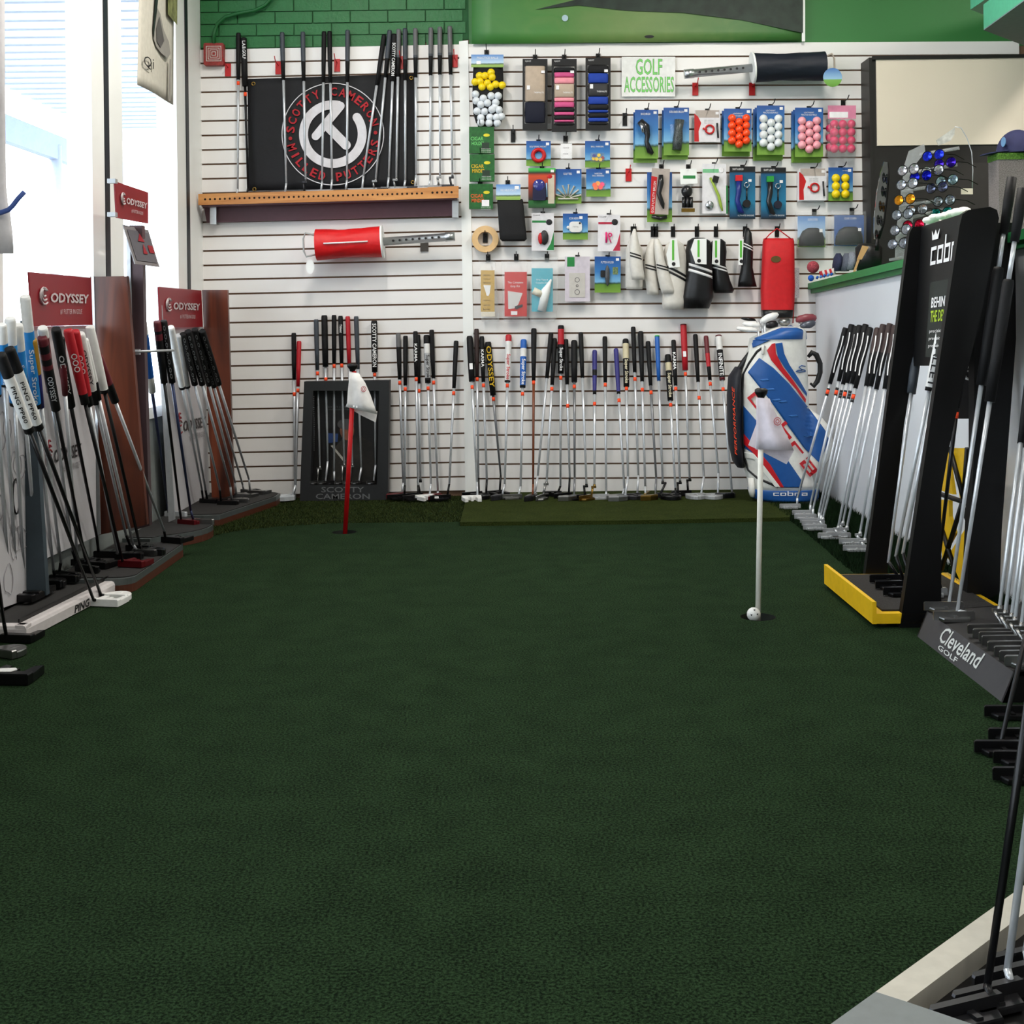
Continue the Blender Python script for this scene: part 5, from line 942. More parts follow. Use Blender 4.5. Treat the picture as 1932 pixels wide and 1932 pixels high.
clubhead('dark wood head below the maroon one in the bag', [(165, 830, 870, .5), (185, 760, 885), (210, 735, 880), (232, 745, 850), (238, 770, 830, .5)], .03, M('slate_wood', (84, 88, 98), .3, .4), [(745, 235), (748, 300), (750, 420)])
# ================================================================ COUNTER
wcm = M('counter_white', (222, 225, 230), .5, noise=(2, .03)); cg = M('counter_green', (40, 128, 70), .45)
t = thing('counter', (2.0, 4.9, 0), 'white fronted sales counter with a green edged top', 'counter')
CXF = 1.615; MB().prism([(CXF, WY-.016, 0), (CXF, 2.9, 0), (CXF, 2.9, 1.185), (CXF, WY-.016, 1.076)], (.02, 0, 0)).build('front_panel', wcm, t)
def slab(x0, x1, y0, y1, za, zb, th): return MB().add([Vector(p) for p in ((x0, y0, za-th), (x1, y0, za-th), (x1, y1, zb-th), (x0, y1, zb-th), (x0, y0, za), (x1, y0, za), (x1, y1, zb), (x0, y1, zb))], [(3, 2, 1, 0), (4, 5, 6, 7), (0, 1, 5, 4), (1, 2, 6, 5), (2, 3, 7, 6), (3, 0, 4, 7)])
slab(1.575, 2.6, 2.9, WY-.016, 1.225, 1.108, .032).build('counter_top', cg, t); slab(1.59, 1.64, 2.9, WY-.016, 1.195, 1.079, .024).build('edge_trim', M('counter_green_dark', (30, 104, 56), .5), t)
b = MB(); b.box((2.58, 4.9, .53), (.03, 4.0, 1.06)); b.build('rear_panel', wcm, t)
ctz = lambda y: 1.108+(WY-y)*.0291
# ================================================================ WALL CABINET WITH CREAM BOARD
YC = WY-.18; t = thing('wall_cabinet', at(1780, 500, YC), 'black framed wall cabinet with a cream upper board', 'cabinet'); cbk = M('cabinet_black', (30, 28, 26), .5)
L0 = at(1646, 108, YC); X1c = 2.75
MB().box(((L0.x+X1c)/2, WY-.1, (L0.z+1.125)/2), (X1c-L0.x, .14, L0.z-1.125)).build('carcass', cbk, t)
A, B_ = at(1646, 112, YC), at(1646, 275, YC); MB().box(((A.x+X1c)/2+.005, YC+.008, (A.z+B_.z)/2), (X1c-A.x-.03, .012, A.z-B_.z)).build('cream_board', M('cream_board', (226, 214, 196), .55, noise=(2, .03)), t)
MB().box((L0.x-.008, WY-.095, (L0.z+1.125)/2), (.016, .16, L0.z-1.125)).build('side_stile', cbk, t); MB().box(((L0.x+X1c)/2, YC+.004, L0.z-.004), (X1c-L0.x, .02, .018)).build('top_rail', cbk, t); MB().box(((A.x+X1c)/2, YC+.004, B_.z-.32), (.5, .006, .45)).build('lower_door', M('cabinet_door', (42, 39, 37), .5), t)
# ================================================================ THINGS ON THE COUNTER
c = cr((1500, 220), 4.47); YG = 6.05
t = thing('sunglasses_rack', at(1725, 486, YG+.03), 'clear acrylic sunglasses rack standing on the counter', 'rack'); acr = M('acrylic', (200, 204, 206), .1, alpha=.35, spec=.8)
for a, q in (((1050, 320), (1385, 265)), ((890, 490), (1370, 405)), ((890, 630), (1360, 560)), ((880, 750), (1355, 690)), ((870, 880), (1300, 770)), ((850, 1000), (1180, 900))):
    MB().tube([at(*c(*a), YG+.03), at(*c(*q), YG-.06)], .008, 8).build('rail', acr, t)
m = MB(); pxpoly(m, [c(*p) for p in ((925, 400), (960, 290), (1090, 230), (1100, 300), (1000, 420), (990, 1180), (845, 1190), (850, 1000))], YG+.06, .004); m.build('side_sheet', acr, t)
m = MB(); pxpoly(m, [c(*p) for p in ((1190, 200), (1350, 90), (1345, 150), (1310, 205), (1210, 245))], YG+.02, .003); m.build('top_sign', M('acrylic_sign', (196, 196, 190), .2, noise=(40, .3)), t)
m = MB(); m.tube([at(*c(*p), YG) for p in ((1350, 85), (1400, 95), (1450, 180), (1490, 300), (1500, 450), (1495, 600))], .0022, 6); m.build('wire_hoop', chrome, t)
sheet(t, (*c(1400, 605), *c(1500, 655)), YG-.01, M('cream_card'), 'hang_tag', .001); m = MB(); m.box(at(1735, 488, YG+.03), (.24, .16, .012)); m.build('base', acr, t)
GL = [(905, 455, 'silver lensed', (190, 190, 196)), (1115, 335, 'bright blue lensed', (30, 50, 220)), (1215, 400, 'violet lensed', (60, 30, 170)), (1110, 465, 'silver mirror', (200, 204, 206)), (1010, 510, 'deep blue lensed', (20, 30, 210)), (895, 575, 'grey mirror', (176, 182, 190)), (1230, 545, 'ice blue lensed', (180, 214, 220)), (875, 705, 'gold lensed', (226, 150, 30)), (1145, 605, 'smoke lensed', (90, 96, 120)), (975, 790, 'pale grey lensed', (170, 176, 182)), (855, 830, 'slate mirror', (150, 158, 168)), (1205, 715, 'clear lensed', (150, 160, 164)), (950, 920, 'ruby red lensed', (220, 20, 60)), (840, 960, 'dim silver lensed', (160, 166, 176)), (1185, 815, 'teal lensed', (10, 130, 120)), (820, 1075, 'dull silver lensed', (150, 156, 168)), (930, 1060, 'soft grey lensed', (160, 164, 172))]
for k, (x, y, nm, col) in enumerate(GL):
    u, v = c(x, y); Y = YG-.05+.0*k; C0 = at(u, v, Y); g = thing('sunglasses', C0-Vector((0, 0, .02)), '%s sunglasses on the acrylic rack' % nm, 'sunglasses', 'sunglasses on the rack')
    lm = M('lens_'+nm.replace(' ', '_'), col, .12, .8); d = Vector((.45, -.893, 0)); nn = Vector((-math.sin(.9)*-1, -math.cos(.9), 0))
    for s in (0, 1):
        cc = C0+d*.074*s; b = MB(); P = []
        for i in range(6):
            for_r = i/5; P.append([cc+(d*.9*math.cos(6.283*j/16)*.034+Vector((0, 0, 1))*math.sin(6.283*j/16)*.023)*for_r+Vector((-.893, -.45, .12)).normalized()*.004*(1-for_r**2) for j in range(17)])
        b.grid(P); b.build('lens', lm, g); MB().tube([cc+(d*.9*math.cos(6.283*j/16)*.035+Vector((0, 0, 1))*math.sin(6.283*j/16)*.024) for j in range(17)], .0022, 6, cap=False).build('rim', black, g)
    MB().tube([C0+d*.022+Vector((0, 0, .008)), C0+d*.04+Vector((0, 0, .008))], .002, 6).build('bridge', black, g); e = C0+d*.106
    MB().tube([e, e+Vector((.06, .03, -.002)), e+Vector((.11, .06, -.02))], .0022, 6).build('temple', black, g); MB().tube([C0-d*.034, C0-d*.034+Vector((.07, .04, 0))], .0022, 6).build('temple', black, g)
t = thing('counter_mirror', at(1660, 465, YG+.1), 'narrow tilted mirror beside the sunglasses rack', 'mirror'); m = MB(); pxpoly(m, [c(*p) for p in ((665, 1030), (668, 850), (690, 640), (720, 480), (750, 380), (780, 385), (780, 480), (765, 700), (740, 900), (700, 1010), (680, 1040))], YG+.1, .008); m.build('glass', M('mirror_glass', (200, 204, 206), .04, 1), t); m = MB(); m.tube([at(*c(*p), YG+.11) for p in ((780, 390), (785, 520), (770, 700), (745, 900), (705, 1030))], .007, 6); m.build('rim', black, t); m = MB(); m.tube([at(*c(690, 1030), YG+.105), at(*c(690, 1130), YG+.105)], .01, 8); m.build('foot', black, t)
# knitted covers, cap displays near the counter end
c = cr((1160, 390), 3.864); YK = WY-.35; t = thing('knit_headcover', at(1540, 530, YK), 'red and white knitted pompom headcover on the counter', 'headcover'); yr = M('yarn_red', (150, 60, 70), .9, noise=(260, .6)); yw = M('yarn_white', (214, 206, 204), .9)
MB().sphere(at(*c(1445, 440), YK), .031, 16).build('pompom', yr, t)
for k in range(6): MB().tube([at(*c(1500+17*k, 470-4*k), YK-.002*k), at(*c(1515+17*k, 515-4*k), YK-.002*k)], .010, 8).build('knit_band', (M('yarn_red_plain', (176, 40, 50), .9), yw)[k % 2], t)
t = thing('knit_headcover', at(1535, 532, YK-.05), 'blue knitted pompom headcover under the red one', 'headcover'); MB().sphere(at(*c(1430, 520), YK-.05), .016, 14).build('pompom', M('yarn_blue', (26, 84, 170), .9, noise=(260, .5)), t)
for k in range(5): MB().tube([at(*c(1470+26*k, 513-6*k), YK-.05), at(*c(1482+26*k, 520-6*k), YK-.05)], .008, 8).build('knit_band', (M('yarn_blue'), M('yarn_sky', (70, 130, 210), .9))[k % 2], t)
for k, (x, y, col, nm) in enumerate(((1640, 400, (40, 44, 70), 'navy'), (1700, 400, (84, 88, 100), 'slate grey'), (1740, 390, (120, 124, 134), 'pale grey'))):
    t = thing('beanie', at(*c(x, y+70), YK-.02-.03*k), '%s folded knit cap in the counter row' % nm, 'cap'); loft(MB(), R_([(y-60, x-10, x+20, .4), (y-30, x-25, x+32), (y+20, x-35, x+35), (y+70, x-38, x+20, .8)]), YK-.03*k, .05, 14).build('dome', M('cap_'+nm.split()[0], col, .9, noise=(200, .3)), t)
t = thing('headband_display', at(*c(1800, 480), YK-.15), 'black folded caps with a tan swing tag on the counter', 'cap'); loft(MB(), R_([(270, 1790, 1932, .6), (300, 1770, 1960), (380, 1775, 1960), (470, 1780, 1950, .8)]), YK-.12, .07, 16).build('cap_stack', lk, t); m = MB(); pxpoly(m, [c(*p) for p in ((1805, 282), (1852, 292), (1800, 385), (1765, 385))], YK-.24, .003); m.build('swing_tag', M('tag_tan', (190, 150, 100), .6), t); m = MB(); pxpoly(m, [c(*p) for p in ((1768, 385), (1785, 388), (1745, 500), (1728, 502))], YK-.24, .002); m.build('tag_strip', M('tag_tan'), t)
# turf topped pedestal with a navy cap
YP = 5.55; t = thing('cap_pedestal', at(1935, 520, YP), 'grey carpeted pedestal with a grass top behind the display stands', 'pedestal'); zc = ctz(YP); A = at(1884, 300, YP); MB().box((A.x+.13, YP+.06, (A.z+zc)/2), (.26, .12, A.z-zc)).build('column', M('grey_carpet', (120, 112, 112), .95, noise=(300, .5), bump=(300, .6)), t); MB().box((A.x+.13, YP+.06, A.z+.012), (.265, .125, .028)).build('turf_top', M('pedestal_turf', (84, 126, 44), .95, noise=(200, .5), bump=(260, 1)), t)
t = thing('baseball_cap', (A.x+.15, YP+.1, A.z+.027), 'navy baseball cap resting on the grass topped pedestal', 'cap'); nv = M('cap_navy_cloth', (34, 36, 74), .8); b = MB(); P = []
for i in range(9):
    a = math.pi/2*i/8; P.append([Vector((A.x+.11+.085*math.cos(a)*math.cos(q), YP+.08+.1*math.cos(a)*math.sin(q), A.z+.03+.105*math.sin(a))) for q in [6.2832*j/20 for j in range(21)]])
b.grid(P); b.build('crown', nv, t); b = MB(); P = []
for i in range(5):
    f = i/4; P.append([Vector((A.x+.045-f*.10*math.cos(q), YP+.06+.075*math.sin(q)*(1-.1*f), A.z+.034-.012*f-.010*math.sin(q)**2*-1*f)) for q in [-1.2+2.4*j/10 for j in range(11)]])
b.grid(P, th=(0, 0, .004)); b.build('bill', nv, t); MB().disc(Vector((A.x+.03, YP+.02, A.z+.075)), .026, (-.002, 0, 0), 16, A=Vector((0, 1, 0)), sy=.8).build('patch', M('patch_blue', (96, 136, 176), .7), t)
t = thing('towel_stack', at(1795, 470, 5.3), 'crumpled white towels heaped on the counter behind the stand', 'towel')
for k in range(7): MB().sphere(at(1752+11*k, 416-3*k+random.uniform(-3, 3), 5.3-.02*(k % 3)), random.uniform(.018, .03), 12, 0, (1.2, 1.4, .7)).build('fold', M('towel_white', (232, 230, 226), .9, bump=(30, .6)), t)
loft(MB(), [(412, 1748, 1835, .5), (430, 1746, 1850), (470, 1746, 1850), (492, 1746, 1850)], 5.32, .05, 14).build('pile', M('towel_white'), t)
# ================================================================ PUTTERS AGAINST THE COUNTER
c = cr((1450, 570), 4.008); Q = []
for k, (tp, ge, bt, brn) in enumerate((((585, 195), (478, 620), (215, 1490), 0), ((630, 170), (525, 605), (315, 1540), 0), ((668, 185), (565, 630), (335, 1570), 0), ((690, 178), (600, 625), (380, 1600), 0), ((735, 170), (620, 630), (395, 1620), 0), ((770, 195), (645, 665), (408, 1650), 0), ((825, 200), (705, 655), (525, 1715), 1), ((870, 170), (785, 645), (560, 1680), 1), ((920, 165), (805, 670), (590, 1715), 1), ((960, 180), (870, 670), (690, 1760), 1), ((1000, 180), (905, 660), (725, 1810), 1))):
    hd = (bt[0]+2, bt[1]+70)
    putter('%s gripped blade putter against the white counter, %s from the golf bag' % ('brown and black' if brn else 'black silver lined', ORD[k]), 'putters along the counter', c(*tp), c(*ge), c(*bt), ('X', CXF-.02), c(*hd), [(.45, 'd'), (1, 'k')] if brn else 'k', 'blade', 3.14, 'plumb' if k > 4 else 'bend', 'c', 'g', 'pis', [c(0, 680+10*k)[1]] if k in (0, 1, 3, 5) else None, ('~', .15, .8, .3), zf=.02, hk=.88, ring=(.36, .375, .39) if k < 6 else None)
# ================================================================ COBRA STAND
ckb = M('stand_black', (6, 6, 7), .45, spec=.3); yel = M('stand_yellow', (222, 178, 20), .45); rib = M('ribbed_mat', (30, 28, 27), .8, bump=(200, .4))
YN, YFa = 3.87, 4.47; t = thing('putter_stand', (1.3, 4.15, 0), 'black and yellow putter stand with white crowned lettering', 'stand')
A = atZ(1660, 1190, .012); B_ = atZ(1583, 1112, .012); xt = (A.x+B_.x)/2
MB().box((xt+.2, (YN+YFa)/2, .028), (.4, YFa-YN, .03)).build('tray', yel, t); MB().box((xt+.2, (YN+YFa)/2, .0455), (.35, YFa-YN-.06, .006)).build('ribbed_mat', rib, t)
MB().box((xt-.006, (YN+YFa)/2, .045), (.012, YFa-YN, .066)).build('front_lip', yel, t)
for y in (YN+.04, YFa-.04): MB().tube([(xt+.03, y, 0), (xt+.03, y, .015)], .012, 8).build('foot', alu, t)
def up_poly(pts, Y, nm, mat=ckb, th=.03): return pxpoly(MB(), pts, Y, th).build(nm, mat, t)
up_poly([(1716, 440), (1722, 428), (1765, 425), (1760, 470), (1706, 800), (1672, 1096), (1631, 1096)], YFa, 'upright')
up_poly([(1811, 424), (1816, 404), (1828, 396), (1868, 390), (1881, 396), (1885, 412), (1850, 600), (1802, 790), (1788, 860), (1776, 930), (1776, 1150), (1772, 1188), (1697, 1188)], YN, 'upright')
q = [at(1722, 690, YFa), at(1738, 428, YFa), at(1842, 395, YN+.04), at(1815, 690, YN+.04)]; MB().prism(q, (.012, .0, 0)).build('header', ckb, t)
U_ = (q[2]-q[1]); V_ = q[1]-q[0]; nb = Vector((-.006, -.002, 0))
def onhdr(x, y): lo = q[0]+(q[3]-q[0])*x; hi = q[1]+(q[2]-q[1])*x; return lo+(hi-lo)*y+nb
m = MB(); vs, fs = glyphs('cobra', .03, 0); m.add([onhdr(.27+.62*x, .70+.19*y) for x, y in vs], fs); m.build('lettering', wtext, t)
m = MB(); m.add([onhdr(.26+.15*x, .875+.07*y) for x, y in ((0, 1), (.12, 0), (.88, 0), (1, 1), (.72, .45), (.5, 1), (.28, .45))], [list(range(7))]); m.build('crown_mark', wtext, t)
m = MB(); m.add([onhdr(x, y) for x, y in ((.3, .06), (.98, .06), (.98, .58), (.3, .58))], [(0, 1, 2, 3)]); m.build('info_card', M('info_dark', (26, 34, 30), .5), t); nb = Vector((-.008, -.003, 0))
m = MB()
for s, x0, x1, y0, y1 in (('BEHIND', .36, .7, .4, .47),): vs, fs = glyphs(s, .02, 0); m.add([onhdr(x0+(x1-x0)*x, y0+(y1-y0)*y) for x, y in vs], fs)
for k in range(3): vs, fs = glyphs('precision roll', 0, 0); m.add([onhdr(.36+.4*x, .22-.05*k+.03*y) for x, y in vs], fs)
m.build('lettering', wtext, t); m = MB(); vs, fs = glyphs('THE DESIGN', .02, 0); m.add([onhdr(.36+.4*x, .3+.08*y) for x, y in vs], fs); m.build('lettering', M('lime_text', (170, 200, 40), .5), t)
c4 = cr((1560, 860), 4.11); XL = 1.5
def latt(pts, nm, mat, th=.014): return MB().prism([atX(*c4(*p), XL) for p in pts], (th, 0, 0)).build(nm, mat, t)
for pts in ([(930, -60), (975, -60), (948, 110), (975, 300), (888, 270)], [(965, -60), (1085, -60), (1052, 290), (1032, 330)], [(886, 340), (945, 345), (947, 470), (985, 600), (935, 690), (886, 560)], [(886, 590), (930, 700), (895, 830)], [(935, 790), (975, 840), (1045, 1000), (1080, 1040), (1092, 980), (1132, 700), (1090, 540), (960, 740)], [(1090, 430), (1147, 450), (1147, 620)], [(1110, 250), (1142, 180), (1137, 370), (1090, 350)], [(1080, -60), (1150, -60), (1145, 120), (1090, 250)]): latt(pts, 'lattice_piece', yel)
for a, e in (((890, 300), (1140, 385)), ((955, -60), (1060, 330)), ((1060, 330), (890, 880)), ((890, 560), (985, 860)), ((1055, 400), (1147, 650)), ((1062, 330), (1090, -60))): MB().tube([atX(*c4(*a), XL-.006), atX(*c4(*e), XL-.006)], .009, 6).build('lattice_bar', ckb, t)
MB().prism([atX(*c4(*p), XL-.004) for p in ((895, 905), (1080, 1030), (1080, 1110), (840, 965))], (.02, 0, 0)).build('lattice_sill', yel, t)
up_poly([(1838, 420), (1915, 420), (1917, 640), (1890, 1000), (1886, 1120), (1823, 1150), (1838, 850)], 4.12, 'upright', th=.05)
m = MB(); pxpoly(m, [(1778, 790), (1838, 790), (1838, 640), (1790, 600)], 4.3, .012); m.build('grey_panel', M('panel_grey', (48, 46, 46), .5), t); m = MB(); m.torus(at(1832, 704, 4.285), .022, .004, n=18, k=6); m.torus(at(1826, 708, 4.284), .014, .003, n=14, k=6); m.build('ring_mark', wtext, t)
CB = 'in the black and yellow stand'
for lb, tp, ge, bt, hd, g, o in (('grey black gripped putter', (1731, 656), (1717, 745), (1676, 1062), (1694, 1098), [(.2, 'g'), (1, 'y')], dict(gt='fat', hm='k')), ('large white gripped putter', (1783, 592), (1742, 738), (1690, 1050), (1706, 1110), [(.2, 'g'), (.95, 'w'), (1, 'k')], dict(gt='fat', hm='k', txt=('MALLET', .3, .95, .6), tm=ktext)), ('white and green gripped putter', (1782, 642), (1761, 757), (1703, 1045), (1722, 1122), [(.3, 'e'), (1, 'w')], dict(hm='k', gt='std')), ('thin black putter with gold ring print', (1818, 662), (1801, 768), (1768, 1085), (1776, 1124), 'k', dict(hm='g', sh='k', tg=[782], gt='pis'))):
    putter('%s %s' % (lb, CB), 'putters in the yellow stand', tp, ge, bt, ('X', 1.40), hd, g, 'blade', 3.2, 'bend', zf=.05, **o)
# ================================================================ CLEVELAND STAND
t = thing('putter_stand', (1.4, 3.45, 0), 'charcoal putter tray with white script lettering on its front', 'stand'); ck = M('tray_charcoal', (58, 57, 60), .55); dk = M('tray_dark', (30, 28, 28), .7)
f0, f1 = atZ(1735, 1200, 0), atZ(1885, 1326, 0); xa_ = (f0.x+f1.x)/2; f0.x = f1.x = xa_; g0, g1 = Vector((xa_+.03, f0.y, .072)), Vector((xa_+.03, f1.y, .072))
MB().prism([f0, f1, g1, g0], (.012, 0, 0)).build('front_panel', ck, t); MB().prism([g0, g1, Vector((1.6, g1.y, .1)), Vector((1.6, g0.y, .1))], (0, 0, -.01)).build('tray_top', dk, t)
for f, g in ((f0, g0), (f1, g1)): MB().prism([f, g, Vector((1.6, g.y, .1)), Vector((1.6, g.y, 0))], (0, .008 if f is f1 else -.008, 0)).build('end_panel', black, t)
MB().box((1.59, (f0.y+f1.y)/2, .5), (.02, f0.y-f1.y, 1.0)).build('back_panel', M('back_pale', (206, 204, 200), .5, noise=(6, .12)), t)
def onface(x, y): lo = f0+(f1-f0)*x; hi = g0+(g1-g0)*x; return lo+(hi-lo)*y+Vector((-.0015, 0, .0004))
for s, x0, x1, y0, y1, sh_ in (('Cleveland', .25, .72, .36, .96, .35), ('GOLF', .27, .5, .1, .28, 0)):
    vs, fs = glyphs(s, .012, sh_); m = MB(); m.add([onface(x0+(x1-x0)*x, y0+(y1-y0)*y) for x, y in vs], fs); m.build('lettering', M('lettering_pale', (196, 200, 198), .5), t)
CS = 'on the charcoal script lettered tray'
for k in range(8):
    toe = [(1095, 1440), (1140, 1475), (1190, 1500), (1215, 1530), (1265, 1575), (1320, 1615), (1365, 1650), (1410, 1690)][k]; hd = c4(toe[0]+275, toe[1]-62); bt = (hd[0]-8, hd[1]-44+0*k)
    putter('dark blade putter %s, %s from the black and yellow stand' % (CS, ORD[k]), 'putters on the charcoal tray', (bt[0]+72, bt[1]-560), (bt[0]+36, bt[1]-300), bt, ('X', 1.57), hd, 'k', 'blade', 3.14, 'plumb', 'c', 's', 'std', zf=.082)
for k, (p0, p1, p2, p3, p4, hd) in enumerate((((1912, 330), (1893, 440), (1884, 505), (1852, 732), (1790, 1143), (1806, 1152)), ((1931, 352), (1916, 455), (1903, 528), (1868, 762), (1806, 1155), (1826, 1170)))):
    r = putter('long chrome putter with split black grips and %s' % ('steel blade beside the yellow lattice' if k == 0 else 'steel blade next to the lettered tray edge'), 'split grip long putters', p2, p3, p4, ('X', 1.46-.03*k), hd, 'k', 'blade', 3.1, 'straight', 'c', 's', 'fat', zf=.075)
    H = W[r.name]; P3 = atX(*p2, 1.46-.03*k); B4 = at(*p4, H.y); ax = (P3-B4).normalized(); l1 = (Vector(p1)-Vector(p2)).length; l2 = (Vector(p0)-Vector(p2)).length; sc_ = P3.y/F
    MB().tube([P3, P3+ax*l1*sc_], .0072, 8).build('shaft', SH['c'], r); MB().tube([P3+ax*l1*sc_, P3+ax*(l1*.4+l2*.6)*sc_, P3+ax*l2*sc_], [.0125, .0155, .0145], 12).build('grip', gripb, r)
# loose putters on the floor past the tray
for k, (toe, nm) in enumerate((((1858, 1348), 'first'), ((1870, 1392), 'second'), ((1846, 1416), 'third'), ((1884, 1436), 'fourth'), ((1886, 1468), 'fifth'))):
    hd = (toe[0]+78, toe[1]+4); putter('black blade putter on the turf past the charcoal tray, %s of five' % nm, 'black putters past the tray', (hd[0]+110, hd[1]-640), (hd[0]+70, hd[1]-380), (hd[0]-(36 if k == 2 else -4), hd[1]-(18 if k == 2 else 40)), ('X', 1.6), hd, 'k', 'blade', 3.1, 'bend', 'k' if k == 2 else 'c', 'k', 'std', zf=.002)
# ================================================================ PALE CORNER TRAY NEAREST THE CAMERA SIDE
t = thing('putter_tray', atZ(1800, 1850, 0), 'pale rimmed black putter tray standing on the near turf', 'tray'); z = .055
wm = M('tray_white', (186, 181, 168), .5); gm_ = M('tray_grey', (112, 118, 118), .5)  # near rim's shade is put into its colour as grey
Pz = lambda *a: [atZ(u, v, z) for u, v in a]
MB().prism(Pz((1652, 1871), (1992, 1627), (2030, 1650), (1711, 1890)), (0, 0, -.054)).build('rim', wm, t); MB().prism(Pz((1470, 2002), (1652, 1871), (1711, 1890), (1990, 1985), (1960, 2060)), (0, 0, -.054)).build('rim', gm_, t)
MB().prism([p-Vector((0, 0, .03)) for p in Pz((1690, 1895), (2020, 1640), (2250, 1760), (1990, 1990))], (0, 0, -.02)).build('tray_floor', black, t)
for k, (hd, bt, tp, sh_, hm_) in enumerate((((1868, 1912), (1862, 1865), (2015, 820), 'k', 'd'), ((1908, 1885), (1900, 1835), (2040, 800), 'c', 'd'), ((1942, 1850), (1936, 1800), (2075, 760), 'c', 'd'), ((1975, 1815), (1968, 1765), (2100, 740), 'c', 'd'))):
    ge = (bt[0]+(tp[0]-bt[0])*.68, bt[1]+(tp[1]-bt[1])*.68); putter('%s shafted dark blade putter in the pale rimmed tray%s' % ('black' if sh_ == 'k' else 'chrome', '' if k == 0 else ', %s behind the black shafted one' % ORD[k-1]), 'putters in the pale rimmed tray', tp, ge, bt, ('Y', 1.95), hd, 'k', 'blade', 3.5, 'bend', sh_, hm_, 'std', zf=.028)
# ================================================================ SOFFIT BOX
teal = M('teal_paint', (70, 150, 120), .5); sg = M('soffit_grey', (110, 114, 122), .6)
t = thing('ceiling_soffit', atZ(1950, 60, 2.2), 'teal sided ceiling box with grey underside beside the green wall', 'soffit'); P = [atZ(*p, 2.2) for p in ((1856, 57), (1990, -40), (2140, 40), (1990, 108))]
MB().prism(P, (0, 0, .004)).build('underside', sg, t); MB().prism([p+Vector((0, 0, .0045)) for p in P], (0, 0, .11)).build('side_band', teal, t)
P2 = [atZ(*p, 2.36) for p in ((1831, 18), (1960, -70), (2140, 0), (1990, 80))]; MB().prism(P2, (0, 0, .25)).build('upper_band', teal, t)
# ================================================================ STANDS ALONG THE WINDOW
cher = wood_mat('cherry_panel', (60, 26, 16), (116, 56, 32), 2.2, .35, (5, 5, .5)); osr = M('sign_red', (136, 22, 34), .4, noise=(3, .1)); pan = M('panel_white', (196, 194, 198), .5, noise=(5, .05))
silv = M('sign_silver', (190, 194, 198), .35, .5); matk = M('base_mat', (34, 33, 33), .75); edg = M('base_grey', (92, 98, 98), .4, .4); brn = M('base_brown', (80, 40, 24), .5); brass = M('bronze_post', (84, 66, 70), .4, .3)
def quadX(q, X): return [atX(u, v, X) for u, v in q]
def bil(P, x, y, off=.004): a = P[3]+(P[2]-P[3])*x; b = P[0]+(P[1]-P[0])*x; return a+(b-a)*y+Vector((off, 0, 0))
def swirl(root, P, x, y, w, h, mat):
    for k in range(3):
        m = MB(); r0 = 1-.28*k; pts = [bil(P, x+w*r0*math.cos(a), y+h*r0*math.sin(a)+.03*k, .005) for a in [math.radians(40+30*i) for i in range(10)]]
        m.tube(pts, .0032, 6); m.build('swirl_mark', mat, root)
def ody_sign(root, q, X, mat=osr, dark=False):
    P = quadX(q, X); n = Vector((-.008, 0, 0)); MB().prism(P, (-.006, 0, 0)).build('sign_board', mat, root)
    pt = M('sign_print', (198, 188, 190), .5)
    for s, x0, x1, y0, y1, sh, bd in (('ODYSSEY', .28, .93, .45, .64, .12, .03), ('#1 PUTTER IN GOLF.', .42, .8, .22, .33, 0, .0)):
        vs, fs = glyphs(s, bd, sh); m = MB(); m.add([bil(P, x0+(x1-x0)*x, y0+(y1-y0)*y) for x, y in vs], fs); m.build('lettering', pt, root)
    swirl(root, P, .18, .57, .065, .16, pt); return P
def back_panel(root, q, X, txt=True, tx=(.24, .8), ty=(.36, .42)):
    P = quadX(q, X); MB().prism(P, (-.02, 0, 0)).build('back_panel', pan, root)
    if txt:
        for s, y0, y1, x0, x1, mt in (('ODYSSEY', ty[0], ty[1], tx[0], tx[1], M('panel_text', (50, 48, 50), .5)), ('#1 PUTTER IN GOLF', ty[0]-.055, ty[0]-.02, tx[0]+.15, tx[1]-.04, M('panel_text_grey', (150, 146, 150), .5))):
            vs, fs = glyphs(s, .02, .1); m = MB(); m.add([bil(P, x0+(x1-x0)*x, y0+(y1-y0)*y) for x, y in vs], fs); m.build('lettering', mt, root)
        swirl(root, P, tx[0]-.08, (ty[0]+ty[1])/2, .05, .035, M('panel_mark_red', (170, 60, 70), .5))
    return P
def base(root, poly, z=.055):
    P = [Vector((x, y, z)) for x, y in poly]; lo = lambda d: [p-Vector((0, 0, d)) for p in P]
    MB().prism(lo(.004), (0, 0, -.022)).build('base_edge', edg, root); MB().prism(lo(.0262), (0, 0, -.028)).build('base_plinth', brn, root); cx = sum(p.x for p in P)/len(P); cy = sum(p.y for p in P)/len(P)
    MB().prism([Vector((p.x+(cx-p.x)*.06, p.y+(cy-p.y)*.06, z-.0038)) for p in P], (0, 0, .0035)).build('base_mat', matk, root)
def rounded(x0, x1, y0, y1, r):
    P = [(x0, y0), (x1-r, y0)]+[(x1-r+r*math.sin(a), y0+r-r*math.cos(a)) for a in [math.pi/2*i/6 for i in range(1, 6)]]+[(x1, y0+r), (x1, y1-r)]
    return P+[(x1-r+r*math.cos(a), y1-r+r*math.sin(a)) for a in [math.pi/2*i/6 for i in range(1, 6)]]+[(x1-r, y1), (x0, y1)]
